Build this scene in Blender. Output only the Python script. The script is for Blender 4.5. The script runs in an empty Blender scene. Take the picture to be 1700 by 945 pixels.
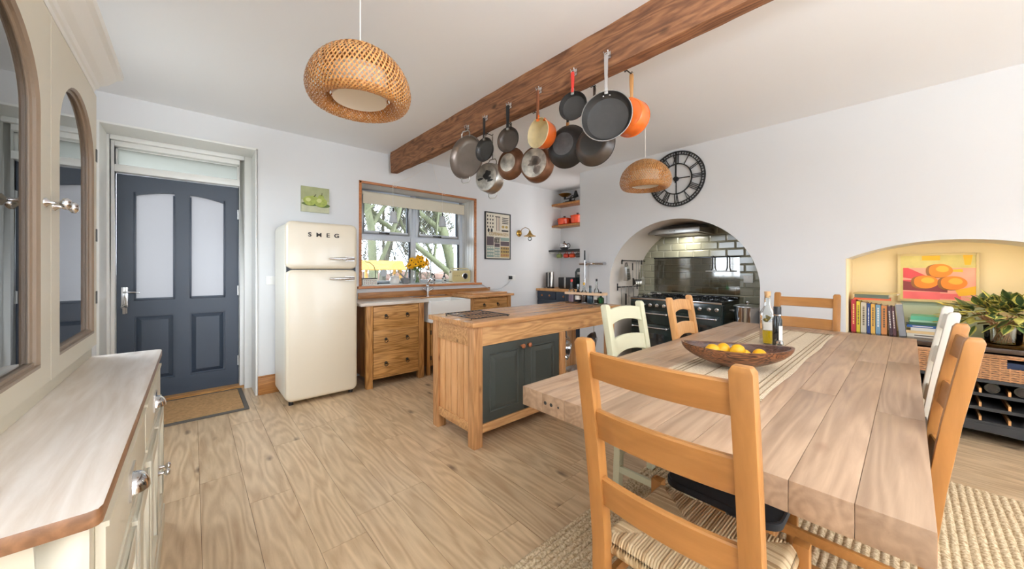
import bpy, bmesh, math, random
from math import sin, cos, pi, radians, sqrt
from mathutils import Vector, Matrix
S = bpy.context.scene
COL = S.collection
# ------------------------------------------------------------------ camera, sky, lights, exposure
cam = bpy.data.cameras.new('camera'); cam.sensor_width = 36; cam.lens = 591/1700*36
cam.shift_y = -26.5/1700; cam.clip_start = 0.02; cam.clip_end = 200
co = bpy.data.objects.new('camera', cam); COL.objects.link(co)
co.location = (0, 0, 1.25); co.rotation_euler = (radians(90), 0, -math.atan(530/591)); S.camera = co
S.view_settings.view_transform = 'Standard'; S.view_settings.look = 'None'
S.view_settings.exposure = 0.33; S.view_settings.gamma = 1.0; S.view_settings.use_curve_mapping = False
S.cycles.max_bounces = 10; S.cycles.diffuse_bounces = 6; S.cycles.glossy_bounces = 5
S.cycles.transmission_bounces = 8; S.cycles.transparent_max_bounces = 12
S.cycles.sample_clamp_indirect = 6.0; S.cycles.caustics_reflective = False; S.cycles.caustics_refractive = False
W = bpy.data.worlds.new('sky'); S.world = W; W.use_nodes = True
W.node_tree.nodes['Background'].inputs[0].default_value = (0.80, 0.89, 1.0, 1)
W.node_tree.nodes['Background'].inputs[1].default_value = 10.5

def area(name, loc, rot, sx, sy, power, col=(1, 1, 1), portal=False, spread=180):
    l = bpy.data.lights.new(name, 'AREA'); l.shape = 'RECTANGLE'; l.size = sx; l.size_y = sy
    l.energy = power; l.color = col; l.spread = radians(spread)
    if portal: l.cycles.is_portal = True
    o = bpy.data.objects.new(name, l); o.location = loc; o.rotation_euler = rot; COL.objects.link(o); return o
# portals: sky light through two garden doors added in the unseen rear wall
area('sky_portal', (0.6, -6.02, 1.25), (radians(90), 0, 0), 1.7, 2.3, 1, portal=True)
area('sky_portal', (3.0, -6.02, 1.25), (radians(90), 0, 0), 1.6, 2.3, 1, portal=True)
# and through an unseen side window added behind the dresser for light
area('sky_portal', (-0.66, 3.15, 1.55), (0, radians(-90), 0), 1.1, 1.0, 1, portal=True)
# unseen fill lights added behind the camera to brighten ceiling and room
area('rear_up_fill', (0.3, -1.2, 1.75), (radians(180), 0, 0), 0.5, 0.5, 105, (0.85, 0.93, 1.0))
area('rear_up_fill', (0.9, -2.2, 1.75), (radians(180), 0, 0), 0.5, 0.5, 105, (0.85, 0.93, 1.0))
area('rear_down_fill', (0.9, -2.6, 2.62), (0, 0, 0), 0.9, 0.9, 14, (1, 0.97, 0.95))
area('rear_down_fill', (3.2, -2.6, 2.62), (0, 0, 0), 0.9, 0.9, 14, (1, 0.97, 0.95))
# sky portals in the kitchen window and the glazed front door
area('sky_portal', (2.29, 4.70, 1.65), (radians(-90), 0, 0), 1.7, 1.3, 1, portal=True)
# warm strip lamp tucked behind the soffit of the low niche
area('niche_lamp', (4.36, -0.25, 1.36), (0, radians(-35), 0), 0.06, 0.9, 1.7, (1, 0.76, 0.42))
# unseen fill light added on the hidden side wall of the alcove
area('alcove_fill', (4.62, 3.26, 1.7), (radians(-90), 0, 0), 0.5, 1.2, 7.0, (1, 0.98, 0.95))
# lamps of the cooker hood
area('hood_lamp', (4.8, 2.0, 1.685), (0, 0, 0), 0.35, 0.2, 4.0, (1, 0.95, 0.85))

# ------------------------------------------------------------------ helpers
def lin(h):
    h = h.lstrip('#'); v = [int(h[i:i+2], 16)/255 for i in (0, 2, 4)]
    return tuple((x/12.92 if x <= 0.04045 else ((x+0.055)/1.055)**2.4) for x in v) + (1,)

class MB:
    def __init__(s): s.v = []; s.f = []; s.m = []; s.T = Matrix.Identity(4)
    def add(s, vs, fs, m=0):
        n = len(s.v); s.v += [s.T @ Vector(v) for v in vs]
        s.f += [tuple(i+n for i in f) for f in fs]; s.m += [m]*len(fs); return s
    def box(s, x0, x1, y0, y1, z0, z1, m=0):
        return s.add([(x0,y0,z0),(x1,y0,z0),(x1,y1,z0),(x0,y1,z0),(x0,y0,z1),(x1,y0,z1),(x1,y1,z1),(x0,y1,z1)],
            [(0,3,2,1),(4,5,6,7),(0,1,5,4),(1,2,6,5),(2,3,7,6),(3,0,4,7)], m)
    def hexa(s, p, m=0):
        return s.add(p, [(0,3,2,1),(4,5,6,7),(0,1,5,4),(1,2,6,5),(2,3,7,6),(3,0,4,7)], m)
    def tube(s, pts, r, n=8, closed=False, m=0, cap=True, flat=1.0):
        P = [Vector(p) for p in pts]; k = len(P); rr = r if isinstance(r, (list, tuple)) else [r]*k
        vs = []; up = None
        for i in range(k):
            if closed: t = (P[(i+1) % k]-P[i-1])
            else: t = P[min(i+1, k-1)]-P[max(i-1, 0)]
            t.normalize()
            if up is None:
                a = Vector((0, 0, 1)) if abs(t.z) < 0.9 else Vector((1, 0, 0)); up = (a-t*a.dot(t)).normalized()
            else:
                up = (up-t*up.dot(t)); up = up.normalized() if up.length > 1e-6 else Vector((1, 0, 0))
            w = t.cross(up)
            for j in range(n):
                a = 2*pi*j/n; vs.append(P[i]+(up*cos(a)*flat+w*sin(a))*rr[i])
        fs = []
        for i in range(k if closed else k-1):
            for j in range(n):
                a = i*n+j; b = i*n+(j+1) % n; c = ((i+1) % k)*n+(j+1) % n; d = ((i+1) % k)*n+j
                fs.append((a, b, c, d))
        if cap and not closed: fs += [tuple(range(n-1, -1, -1)), tuple((k-1)*n+j for j in range(n))]
        return s.add(vs, fs, m)
    def cyl(s, p0, p1, r0, r1=None, n=20, m=0, cap=True): return s.tube([p0, p1], [r0, r0 if r1 is None else r1], n, m=m, cap=cap)
    def lathe(s, prof, n=32, c=(0, 0, 0), m=0, axis='z', a0=0, a1=2*pi):
        vs = []; k = len(prof); full = abs(a1-a0-2*pi) < 1e-6; N = n if full else n+1
        for (r, z) in prof:
            r = max(r, 1e-5)
            for j in range(N):
                a = a0+(a1-a0)*j/n; x, y = r*cos(a), r*sin(a)
                p = (x, y, z) if axis == 'z' else ((x, z, y) if axis == 'y' else (z, x, y))
                vs.append((p[0]+c[0], p[1]+c[1], p[2]+c[2]))
        fs = []
        for i in range(k-1):
            for j in range(n):
                q = (i*N+j, i*N+(j+1) % N, (i+1)*N+(j+1) % N, (i+1)*N+j)
                fs.append(q if axis != 'y' else q[::-1])
        return s.add(vs, fs, m)
    def prism(s, poly, axis, a0, a1, m=0):
        k = len(poly)
        def P(u, v, a): return {'x': (a, u, v), 'y': (u, a, v), 'z': (u, v, a)}[axis]
        vs = [P(u, v, a0) for u, v in poly]+[P(u, v, a1) for u, v in poly]
        fs = [tuple(range(k)), tuple(range(2*k-1, k-1, -1))]+[(i, (i+1) % k, k+(i+1) % k, k+i) for i in range(k)]
        return s.add(vs, fs, m)
    def sphere(s, c, r, n=16, k=10, m=0, sc=(1, 1, 1)):
        vs = []; fs = []
        for i in range(k+1):
            t = pi*i/k
            for j in range(n):
                a = 2*pi*j/n; q = max(sin(t), 1e-4)
                vs.append((c[0]+r*sc[0]*q*cos(a), c[1]+r*sc[1]*q*sin(a), c[2]+r*sc[2]*cos(t)))
        for i in range(k):
            for j in range(n): fs.append((i*n+j, (i+1)*n+j, (i+1)*n+(j+1) % n, i*n+(j+1) % n))
        return s.add(vs, fs, m)
    def torus(s, c, R, r, axis='z', n=32, k=8, m=0, a0=0, a1=2*pi):
        full = abs(a1-a0-2*pi) < 1e-6; pts = []
        for i in range(n if full else n+1):
            a = a0+(a1-a0)*i/n; u, v = R*cos(a), R*sin(a)
            p = {'z': (u, v, 0), 'y': (u, 0, v), 'x': (0, u, v)}[axis]
            pts.append((p[0]+c[0], p[1]+c[1], p[2]+c[2]))
        return s.tube(pts, r, k, closed=full, m=m)
    def grid(s, fn, nu, nv, m=0, thick=None):
        vs = [fn(i/nu, j/nv) for i in range(nu+1) for j in range(nv+1)]
        return s.add(vs, [(i*(nv+1)+j, (i+1)*(nv+1)+j, (i+1)*(nv+1)+j+1, i*(nv+1)+j+1) for i in range(nu) for j in range(nv)], m)
    def loft(s, secs, m=0):
        k = len(secs[0]); vs = [p for sec in secs for p in sec]; n = len(secs)
        return s.add(vs, [(i*k+j, i*k+(j+1) % k, (i+1)*k+(j+1) % k, (i+1)*k+j) for i in range(n-1) for j in range(k)]+[tuple(range(k)), tuple((n-1)*k+j for j in range(k))[::-1]], m)
    def mesh(s, name, mats, smooth=None, bevel=0, seg=2, merge=True):
        me = bpy.data.meshes.new(name); me.from_pydata([tuple(v) for v in s.v], [], s.f)
        for mt in (mats if isinstance(mats, (list, tuple)) else [mats]): me.materials.append(mt)
        me.polygons.foreach_set('material_index', s.m)
        bm = bmesh.new(); bm.from_mesh(me)
        if merge: bmesh.ops.remove_doubles(bm, verts=bm.verts, dist=2e-5)
        bmesh.ops.recalc_face_normals(bm, faces=bm.faces)
        if bevel:
            es = [e for e in bm.edges if len(e.link_faces) == 2 and e.calc_face_angle(0) > 0.6]
            try: bmesh.ops.bevel(bm, geom=es, offset=bevel, segments=seg, profile=0.6, affect='EDGES', clamp_overlap=True)
            except Exception: pass
        bm.to_mesh(me); bm.free()
        if smooth or bevel:
            me.shade_smooth(); me.set_sharp_from_angle(angle=radians(smooth if smooth else 40))
        return me

def link(name, me, parent=None, loc=(0, 0, 0), rot=(0, 0, 0)):
    o = bpy.data.objects.new(name, me); COL.objects.link(o); o.parent = parent; o.location = loc; o.rotation_euler = rot; return o
def part(name, mb, mats, parent, smooth=None, bevel=0, loc=(0, 0, 0), rot=(0, 0, 0), label=None, stuff=False, seg=2):
    o = link(name, mb.mesh(name, mats, smooth, bevel, seg), parent, loc, rot)
    if label: o['label'] = label
    if stuff: o['kind'] = 'stuff'
    return o
def tag(o, label, cat, group=None, kind=None):
    o['label'] = label; o['category'] = cat
    if group: o['group'] = group
    if kind: o['kind'] = kind
    return o
def thing(name, label, cat, loc=(0, 0, 0), rz=0, group=None):
    o = link(name, None, None, loc, (0, 0, rz)); return tag(o, label, cat, group)
def single(name, mb, mats, label, cat, loc=(0, 0, 0), rz=0, group=None, smooth=None, bevel=0, kind=None, seg=2):
    return tag(link(name, mb.mesh(name, mats, smooth, bevel, seg), None, loc, (0, 0, rz)), label, cat, group, kind)
def struct(name, mb, mats, smooth=None, bevel=0, parent=None, label=None, loc=(0, 0, 0)):
    o = link(name, mb.mesh(name, mats, smooth, bevel), parent, loc)
    if not parent: o['kind'] = 'structure'
    if label: o['label'] = label
    return o
def copy_tree(o, parent=None):
    c = o.copy(); COL.objects.link(c); c.parent = parent
    for ch in list(o.children): copy_tree(ch, c)
    return c
def text(name, body, size, mat, parent, loc, rot, ext=0.0004, spacing=1.0, sx=1.0, bold=0):
    cu = bpy.data.curves.new(name, 'FONT'); cu.body = body; cu.size = size; cu.extrude = ext; cu.offset = bold
    cu.space_character = spacing; cu.align_x = 'CENTER'; cu.align_y = 'CENTER'; cu.materials.append(mat)
    tmp = bpy.data.objects.new(name, cu); COL.objects.link(tmp); bpy.context.view_layer.update()
    me = bpy.data.meshes.new_from_object(tmp.evaluated_get(bpy.context.evaluated_depsgraph_get())); bpy.data.objects.remove(tmp)
    o = link(name, me, parent, loc, rot); o.scale = (sx, 1, 1); return o

# ------------------------------------------------------------------ materials
def newmat(name):
    m = bpy.data.materials.new(name); m.use_nodes = True; nt = m.node_tree
    return m, nt, nt.nodes['Principled BSDF']
def plain(name, col, rough=0.5, metal=0.0, spec=0.5, bump=0, bscale=60, var=0.0, vscale=8, coat=0, sheen=0):
    m, nt, b = newmat(name); c = lin(col); b.inputs['Base Color'].default_value = c
    b.inputs['Roughness'].default_value = rough; b.inputs['Metallic'].default_value = metal
    b.inputs['Specular IOR Level'].default_value = spec; b.inputs['Coat Weight'].default_value = coat
    N = nt.nodes; L = nt.links; tc = N.new('ShaderNodeTexCoord')
    if var:
        n = N.new('ShaderNodeTexNoise'); n.inputs['Scale'].default_value = vscale; n.inputs['Detail'].default_value = 6
        L.new(tc.outputs['Object'], n.inputs['Vector'])
        r = N.new('ShaderNodeValToRGB'); r.color_ramp.elements[0].position = 0.3; r.color_ramp.elements[1].position = 0.7
        r.color_ramp.elements[0].color = tuple(x*(1-var) for x in c[:3])+(1,); r.color_ramp.elements[1].color = tuple(min(1, x*(1+var*0.6)) for x in c[:3])+(1,)
        L.new(n.outputs['Fac'], r.inputs[0]); L.new(r.outputs[0], b.inputs['Base Color'])
    if bump:
        n = N.new('ShaderNodeTexNoise'); n.inputs['Scale'].default_value = bscale; n.inputs['Detail'].default_value = 4
        L.new(tc.outputs['Object'], n.inputs['Vector'])
        bp = N.new('ShaderNodeBump'); bp.inputs['Strength'].default_value = bump; bp.inputs['Distance'].default_value = 0.002
        L.new(n.outputs['Fac'], bp.inputs['Height']); L.new(bp.outputs[0], b.inputs['Normal'])
    return m
def wood(name, light, dark, axis='x', scale=1.0, rough=0.42, knots=0.5, knotcol=None, rings=0.35, spec=0.4, objvar=0.18, bump=0.15, stretch=0.09, grain=0.5):
    """grain stretched along one object axis, rings, fine pores and knots; Object Info random shifts every piece."""
    m, nt, b = newmat(name); N = nt.nodes; L = nt.links
    tc = N.new('ShaderNodeTexCoord'); oi = N.new('ShaderNodeObjectInfo')
    off = N.new('ShaderNodeVectorMath'); off.operation = 'MULTIPLY_ADD'
    cb = N.new('ShaderNodeCombineXYZ')
    for i in range(3): L.new(oi.outputs['Random'], cb.inputs[i])
    off.inputs[1].default_value = (37, 53, 71); L.new(cb.outputs[0], off.inputs[0]); L.new(tc.outputs['Object'], off.inputs[2])
    scale *= 2.1; mp = N.new('ShaderNodeMapping'); s = [scale]*3; s['xyz'.index(axis)] = scale*stretch; mp.inputs['Scale'].default_value = s
    L.new(off.outputs[0], mp.inputs['Vector'])
    n1 = N.new('ShaderNodeTexNoise'); n1.inputs['Scale'].default_value = 9; n1.inputs['Detail'].default_value = 8; n1.inputs['Roughness'].default_value = 0.65; n1.inputs['Distortion'].default_value = 0.6
    L.new(mp.outputs[0], n1.inputs['Vector'])
    wv = N.new('ShaderNodeTexNoise'); wv.inputs['Scale'].default_value = 3.2; wv.inputs['Detail'].default_value = 1.5
    L.new(mp.outputs[0], wv.inputs['Vector'])
    mul = N.new('ShaderNodeMath'); mul.operation = 'MULTIPLY'; mul.inputs[1].default_value = 60; L.new(wv.outputs['Fac'], mul.inputs[0])
    sn = N.new('ShaderNodeMath'); sn.operation = 'SINE'; L.new(mul.outputs[0], sn.inputs[0])
    ab = N.new('ShaderNodeMath'); ab.operation = 'MULTIPLY_ADD'; ab.inputs[1].default_value = rings*0.3; L.new(sn.outputs[0], ab.inputs[0]); L.new(n1.outputs['Fac'], ab.inputs[2])
    r = N.new('ShaderNodeValToRGB'); e = r.color_ramp.elements; e[0].position = 0.5-grain*0.5; e[1].position = 0.5+grain*0.4
    e[0].color = lin(dark); e[1].color = lin(light); L.new(ab.outputs[0], r.inputs[0])
    out = r.outputs[0]
    if knots:
        mk = N.new('ShaderNodeMapping'); s = [scale*1.3]*3; s['xyz'.index(axis)] = scale*0.55; mk.inputs['Scale'].default_value = s
        L.new(off.outputs[0], mk.inputs['Vector'])
        vo = N.new('ShaderNodeTexVoronoi'); vo.inputs['Scale'].default_value = 1.6; L.new(mk.outputs[0], vo.inputs['Vector'])
        n3 = N.new('ShaderNodeTexNoise'); n3.inputs['Scale'].default_value = 5; L.new(mk.outputs[0], n3.inputs['Vector'])
        sm = N.new('ShaderNodeMath'); sm.operation = 'MULTIPLY_ADD'; sm.inputs[1].default_value = 0.18; L.new(n3.outputs['Fac'], sm.inputs[0]); L.new(vo.outputs['Distance'], sm.inputs[2])
        kr = N.new('ShaderNodeValToRGB'); k = kr.color_ramp.elements; k[0].position = 0.13; k[0].color = (knots,)*3+(1,); k[1].position = 0.23; k[1].color = (0, 0, 0, 1)
        L.new(sm.outputs[0], kr.inputs[0])
        mx = N.new('ShaderNodeMixRGB'); mx.inputs[2].default_value = lin(knotcol or dark); L.new(kr.outputs[0], mx.inputs[0]); L.new(out, mx.inputs[1]); out = mx.outputs[0]
    hs = N.new('ShaderNodeHueSaturation'); vm = N.new('ShaderNodeMapRange'); vm.inputs['To Min'].default_value = 1-objvar; vm.inputs['To Max'].default_value = 1+objvar
    L.new(oi.outputs['Random'], vm.inputs['Value']); L.new(vm.outputs[0], hs.inputs['Value']); L.new(out, hs.inputs['Color'])
    L.new(hs.outputs[0], b.inputs['Base Color'])
    b.inputs['Roughness'].default_value = rough; b.inputs['Specular IOR Level'].default_value = spec
    if bump:
        bp = N.new('ShaderNodeBump'); bp.inputs['Strength'].default_value = bump; bp.inputs['Distance'].default_value = 0.002
        L.new(ab.outputs[0], bp.inputs['Height']); L.new(bp.outputs[0], b.inputs['Normal'])
    return m
def pane(name, tint=(1, 1, 1), refl=1.0, rough=0.0):
    m = bpy.data.materials.new(name); m.use_nodes = True; nt = m.node_tree; nt.nodes.clear(); N = nt.nodes; L = nt.links
    o = N.new('ShaderNodeOutputMaterial'); t = N.new('ShaderNodeBsdfTransparent'); g = N.new('ShaderNodeBsdfGlossy'); mx = N.new('ShaderNodeMixShader'); f = N.new('ShaderNodeFresnel')
    t.inputs[0].default_value = tint+(1,); g.inputs['Roughness'].default_value = rough; f.inputs['IOR'].default_value = 1.5
    k = N.new('ShaderNodeMath'); k.operation = 'MULTIPLY'; k.inputs[1].default_value = refl; k.use_clamp = True
    L.new(f.outputs[0], k.inputs[0]); L.new(k.outputs[0], mx.inputs[0]); L.new(t.outputs[0], mx.inputs[1]); L.new(g.outputs[0], mx.inputs[2]); L.new(mx.outputs[0], o.inputs[0]); return m
def frosted(name, col, gloss=0.06):
    m = bpy.data.materials.new(name); m.use_nodes = True; nt = m.node_tree; nt.nodes.clear(); N = nt.nodes; L = nt.links
    o = N.new('ShaderNodeOutputMaterial'); t = N.new('ShaderNodeBsdfTranslucent'); g = N.new('ShaderNodeBsdfGlossy'); mx = N.new('ShaderNodeMixShader')
    t.inputs[0].default_value = lin(col); g.inputs['Roughness'].default_value = 0.25; mx.inputs[0].default_value = gloss
    L.new(t.outputs[0], mx.inputs[1]); L.new(g.outputs[0], mx.inputs[2]); L.new(mx.outputs[0], o.inputs[0]); return m

M = {}
M['wall'] = plain('wall_paint', '#E2E3E4', 0.85, spec=0.2, bump=0.15, bscale=25, var=0.02, vscale=1.5)
M['ceil'] = plain('ceiling_paint', '#F0F1F3', 0.9, spec=0.1)
M['white'] = plain('white_gloss_paint', '#EEEEEA', 0.35)
M['cream'] = plain('cream_cabinet_paint', '#D3CCB8', 0.38, spec=0.5)
M['creamdark'] = plain('cream_cabinet_inside', '#C9C3B2', 0.6)
M['moldbrown'] = plain('worn_taupe_edge', '#8C7A68', 0.4)
M['navy'] = plain('slate_blue_door_paint', '#353F4D', 0.38, spec=0.5, bump=0.1, bscale=90)
M['chrome'] = plain('chrome', '#D8D8DA', 0.12, metal=1)
M['steel'] = plain('brushed_steel', '#BDBCB8', 0.3, metal=1, var=0.1, vscale=20)
M['darkmetal'] = plain('dark_metal', '#3A3633', 0.4, metal=0.8)
M['brass'] = plain('brass', '#B08A45', 0.3, metal=1)
M['black'] = plain('black_plastic', '#1C1C1E', 0.4)
M['blackmatte'] = plain('black_matte', '#232324', 0.75)
M['blackfab'] = plain('black_fabric', '#2B2D30', 0.8, bump=0.5, bscale=300)
M['fridge'] = plain('cream_enamel', '#E3D8C2', 0.28, spec=0.5, coat=0.2)
M['fridgeside'] = plain('cream_enamel_side', '#E4E0D2', 0.35)
M['floor'] = wood('oak_laminate', '#D6BC98', '#AA8B68', 'y', 1.2, 0.30, 0.8, '#5C4636', rings=0.5, spec=0.6, objvar=0.07, bump=0.05, stretch=0.12, grain=0.7)
M['gap'] = plain('floor_joint', '#6B5137', 0.9)
M['top'] = wood('pale_pine_table', '#B2957A', '#8F735C', 'x', 1.6, 0.40, 0.5, '#7C5640', rings=0.4, objvar=0.13, bump=0.05, stretch=0.07, grain=0.6)
M['honey'] = wood('honey_wood', '#B57E45', '#966431', 'z', 1.5, 0.35, 0.15, '#7A4A20', rings=0.15, objvar=0.05, bump=0.03, grain=0.8)
M['honeyrail'] = wood('honey_wood_rail', '#B57E45', '#966431', 'x', 1.5, 0.35, 0.15, '#7A4A20', rings=0.15, objvar=0.05, bump=0.03, grain=0.8)
M['light'] = wood('light_beech', '#D9A66E', '#BC844B', 'z', 1.5, 0.4, 0.1, '#8A5A30', rings=0.2, objvar=0.05, bump=0.03)
M['oak'] = wood('oak_unit', '#C79458', '#8F6230', 'x', 2.0, 0.4, 0.4, '#6A431E', rings=0.5, objvar=0.07, bump=0.06)
M['oakz'] = wood('oak_unit_upright', '#BE8A50', '#87592B', 'z', 2.0, 0.4, 0.4, '#6A431E', rings=0.5, objvar=0.07, bump=0.06)
M['pine'] = wood('island_pine', '#D7A772', '#A87647', 'x', 1.8, 0.5, 0.8, '#6B4425', rings=0.35, objvar=0.07)
M['pinez'] = wood('island_pine_upright', '#CF9B68', '#A06E42', 'z', 1.8, 0.5, 0.8, '#6B4425', rings=0.35, objvar=0.07)
M['pinelight'] = wood('island_panel_pine', '#E2B07C', '#C88F58', 'z', 1.8, 0.5, 0.5, '#5B3A22', rings=0.2, objvar=0.05)
M['itop'] = wood('island_top', '#D09C6A', '#AE7D50', 'x', 1.8, 0.22, 0.25, '#6F4526', rings=0.4, objvar=0.08, bump=0.04)
M['wtop'] = wood('dresser_top', '#EDE6DE', '#D0C2B2', 'y', 1.2, 0.30, 0.5, '#8D7A6E', rings=0.2, objvar=0.0, bump=0.03)  # colour lightened to carry the whitish glare on the worktop
M['wtopedge'] = wood('dresser_top_edge', '#8A6244', '#6B4930', 'y', 2, 0.35, 0.2, '#6A4020', objvar=0)
M['beam'] = wood('old_beam', '#A3724F', '#58382A', 'y', 1.6, 0.8, 0.9, '#33231A', rings=0.35, objvar=0.0, bump=0.9, stretch=0.16, grain=0.6)
M['darkwood'] = wood('dark_stained_wood', '#4A3628', '#2A1E17', 'y', 2, 0.18, 0.0, rings=0.3, objvar=0.03)
M['blackwood'] = plain('black_stained_wood', '#2C2D2E', 0.5, bump=0.2)
M['orangetrim'] = wood('window_trim_wood', '#C98654', '#A4643A', 'x', 2, 0.4, 0.0, objvar=0.05)
M['skirt'] = wood('skirting_oak', '#B98047', '#8E5B2C', 'x', 2, 0.4, 0.4, '#5A381C', objvar=0.05)
M['green'] = plain('dark_green_paint', '#3B3F3B', 0.42, bump=0.12, bscale=120)
M['range'] = plain('racing_green_enamel', '#1E2D2D', 0.2, spec=0.6, coat=0.3)
M['rangeblack'] = plain('black_enamel', '#15181A', 0.2)
M['ovenglass'] = plain('oven_glass', '#25292B', 0.08, spec=0.8)
M['sage'] = plain('sage_chair_paint', '#CFCCAE', 0.45)
M['ivory'] = plain('ivory_chair_paint', '#E2DED2', 0.4)
M['ceramic'] = plain('white_ceramic', '#EFEEEA', 0.15, spec=0.6)
M['tile'] = plain('sage_glazed_tile', '#9B9A86', 0.12, spec=0.6, var=0.12, vscale=3)
M['grout'] = plain('grout', '#CFCABB', 0.9)
M['plaster'] = plain('arch_plaster', '#D9D1C8', 0.9, spec=0.1, bump=0.2, bscale=12)
M['glass'] = pane('window_glass', (0.97, 0.99, 1.0))
M['cabglass'] = pane('cabinet_glass', (0.97, 0.99, 0.98), 1.5)
M['bottleglass'] = pane('bottle_glass', (0.93, 0.96, 0.95), 1.3)
M['greenglass'] = pane('green_glass', (0.12, 0.42, 0.22), 1.3)
M['doorglass'] = frosted('frosted_door_glass', '#A09E9E')
M['transom'] = frosted('transom_glass', '#A9A9A4', 0.03)
M['coir'] = plain('coir', '#B08A5E', 0.95, bump=0.8, bscale=200, var=0.25, vscale=40)
M['rubber'] = plain('grey_rubber', '#5C5750', 0.8)
M['orange'] = plain('orange_enamel', '#DE6A26', 0.22, coat=0.3, var=0.1)
M['flame'] = plain('red_orange_enamel', '#D9481E', 0.22, coat=0.3)
M['creamenamel'] = plain('cream_pan_enamel', '#D9C9A0', 0.3, var=0.15, vscale=12)
M['red'] = plain('red_enamel', '#C8352C', 0.3)
M['pansteel'] = plain('worn_pan_steel', '#8B8078', 0.35, metal=0.7, var=0.15, vscale=10)
M['pancoat'] = plain('nonstick_coating', '#3A3836', 0.38, var=0.15, vscale=20)
M['panblack'] = plain('cast_black', '#242424', 0.4, var=0.2, vscale=15)
M['panbrown'] = plain('brown_nonstick', '#4A4038', 0.35, var=0.2, vscale=15)
M['copper'] = plain('aged_copper', '#7F5A44', 0.42, metal=0.7, var=0.35, vscale=14)
M['burnt'] = plain('burnt_pan_base', '#C2BCB0', 0.4, metal=0.4, var=0.6, vscale=16)
M['soot'] = plain('soot', '#35322F', 0.7)
M['lemon'] = plain('lemon_skin', '#E5A912', 0.4, bump=0.4, bscale=120)
M['bowl'] = wood('bowl_wood', '#8A5A3A', '#3F261A', 'x', 6, 0.28, 0.2, '#2A1810', rings=0.8, objvar=0)
M['bowlin'] = wood('bowl_inside', '#5E4034', '#33221C', 'x', 5, 0.25, 0.0, rings=0.3, objvar=0)
M['oil'] = plain('olive_oil', '#C9A50E', 0.1, spec=0.6)
M['darkglass'] = plain('dark_glass', '#16191B', 0.1, spec=0.7)
M['paper'] = plain('paper', '#EEECE4', 0.7)
M['lampwhite'] = plain('lamp_fabric', '#F1ECE4', 0.8)
M['bamboo'] = plain('bamboo_strip', '#B8783E', 0.5, var=0.25, vscale=30)
M['bamboo2'] = plain('bamboo_strip_pale', '#CF9A5C', 0.5, var=0.2, vscale=30)
M['greyshade'] = plain('pale_grey_metal', '#BFC4C8', 0.5)
M['blind'] = plain('cream_blind', '#E2DAC6', 0.9)
M['winframe'] = plain('window_frame_upvc', '#D3DAE2', 0.3)
M['seal'] = plain('rubber_seal', '#2F343C', 0.6)
M['wicker'] = plain('wicker', '#B98A62', 0.7, var=0.3, vscale=60)
M['niche'] = plain('niche_cream_paint', '#EBDCB8', 0.85, spec=0.2)
M['wtopx'] = wood('pale_worn_top', '#E2DAD0', '#C0AE9A', 'x', 1.8, 0.3, 0.3, '#8A735C', objvar=0.0)
M['cloth'] = plain('napkin', '#BFC3C8', 0.8)
# ------------------------------------------------------------------ SETTING
YA, XB, XR, HC = 4.29, 4.25, 5.05, 2.66          # window wall, arch wall, back of recesses, ceiling
XL, YN = -0.65, -6.0
def wall_cells(mb, xs, zs, holes, y0, y1):
    for i in range(len(xs)-1):
        for j in range(len(zs)-1):
            cx, cz = (xs[i]+xs[i+1])/2, (zs[j]+zs[j+1])/2
            if any(h[0] < cx < h[1] and h[2] < cz < h[3] for h in holes): continue
            mb.box(xs[i], xs[i+1], y0, y1, zs[j], zs[j+1])
# floor slab and planks
b = MB().box(XL-0.1, XR+0.1, YN-0.1, 4.95, -0.12, -0.004)
floor = struct('floor', b, M['gap'])
PW = 0.195; rnd = random.Random(4); ends = []
k0 = int(math.floor((XL-0.03)/PW)); k = k0; pm = {}
while 0.03+k*PW < XR:
    x0 = max(XL, 0.03+k*PW); x1 = min(XR, 0.03+(k+1)*PW)
    y = YN-rnd.uniform(0, 1.2)
    while y < 4.85:
        y1 = y+1.26; a, c = max(y, YN), min(y1, 4.85)
        if c-a > 0.05 and x1-x0 > 0.01:
            mb = MB().box(-(x1-x0)/2+0.0008, (x1-x0)/2-0.0008, 0.0008, c-a-0.0008, 0, 0.004)
            o = part('floor_plank', mb, M['floor'], floor, loc=((x0+x1)/2, a, -0.004))
        y = y1
    k += 1
struct('ceiling', MB().box(XL-0.1, XR+0.1, YN-0.1, 4.95, HC, HC+0.1), M['ceil'])
# left and rear walls
mb = MB(); wc_y = [YN, 2.65, 3.65, YA+0.3]; wc_z = [0, 1.0, 2.1, HC]
for i in range(3):
    for j in range(3):
        if not (i == 1 and j == 1): mb.box(XL-0.1, XL, wc_y[i], wc_y[i+1], wc_z[j], wc_z[j+1])
struct('wall_left', mb, M['wall'])
mb = MB()
for (a, c, z0, z1) in ((2.65, 2.69, 1.0, 2.1), (3.61, 3.65, 1.0, 2.1), (2.69, 3.61, 1.0, 1.04), (2.69, 3.61, 2.06, 2.1), (3.135, 3.165, 1.04, 2.06)): mb.box(XL-0.08, XL-0.04, a, c, z0, z1)
struct('added_window_5', mb, M['white'])  # unseen window added to bring in daylight from the left
mb = MB(); wall_cells(mb, [XL-0.1, -0.25, 1.45, 2.2, 3.8, XR+0.1], [0, 0.06, 2.3, HC], [(-0.25, 1.45, 0.06, 2.3), (2.2, 3.8, 0.06, 2.3)], YN-0.12, YN)
struct('wall_rear', mb, M['wall'])
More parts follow.
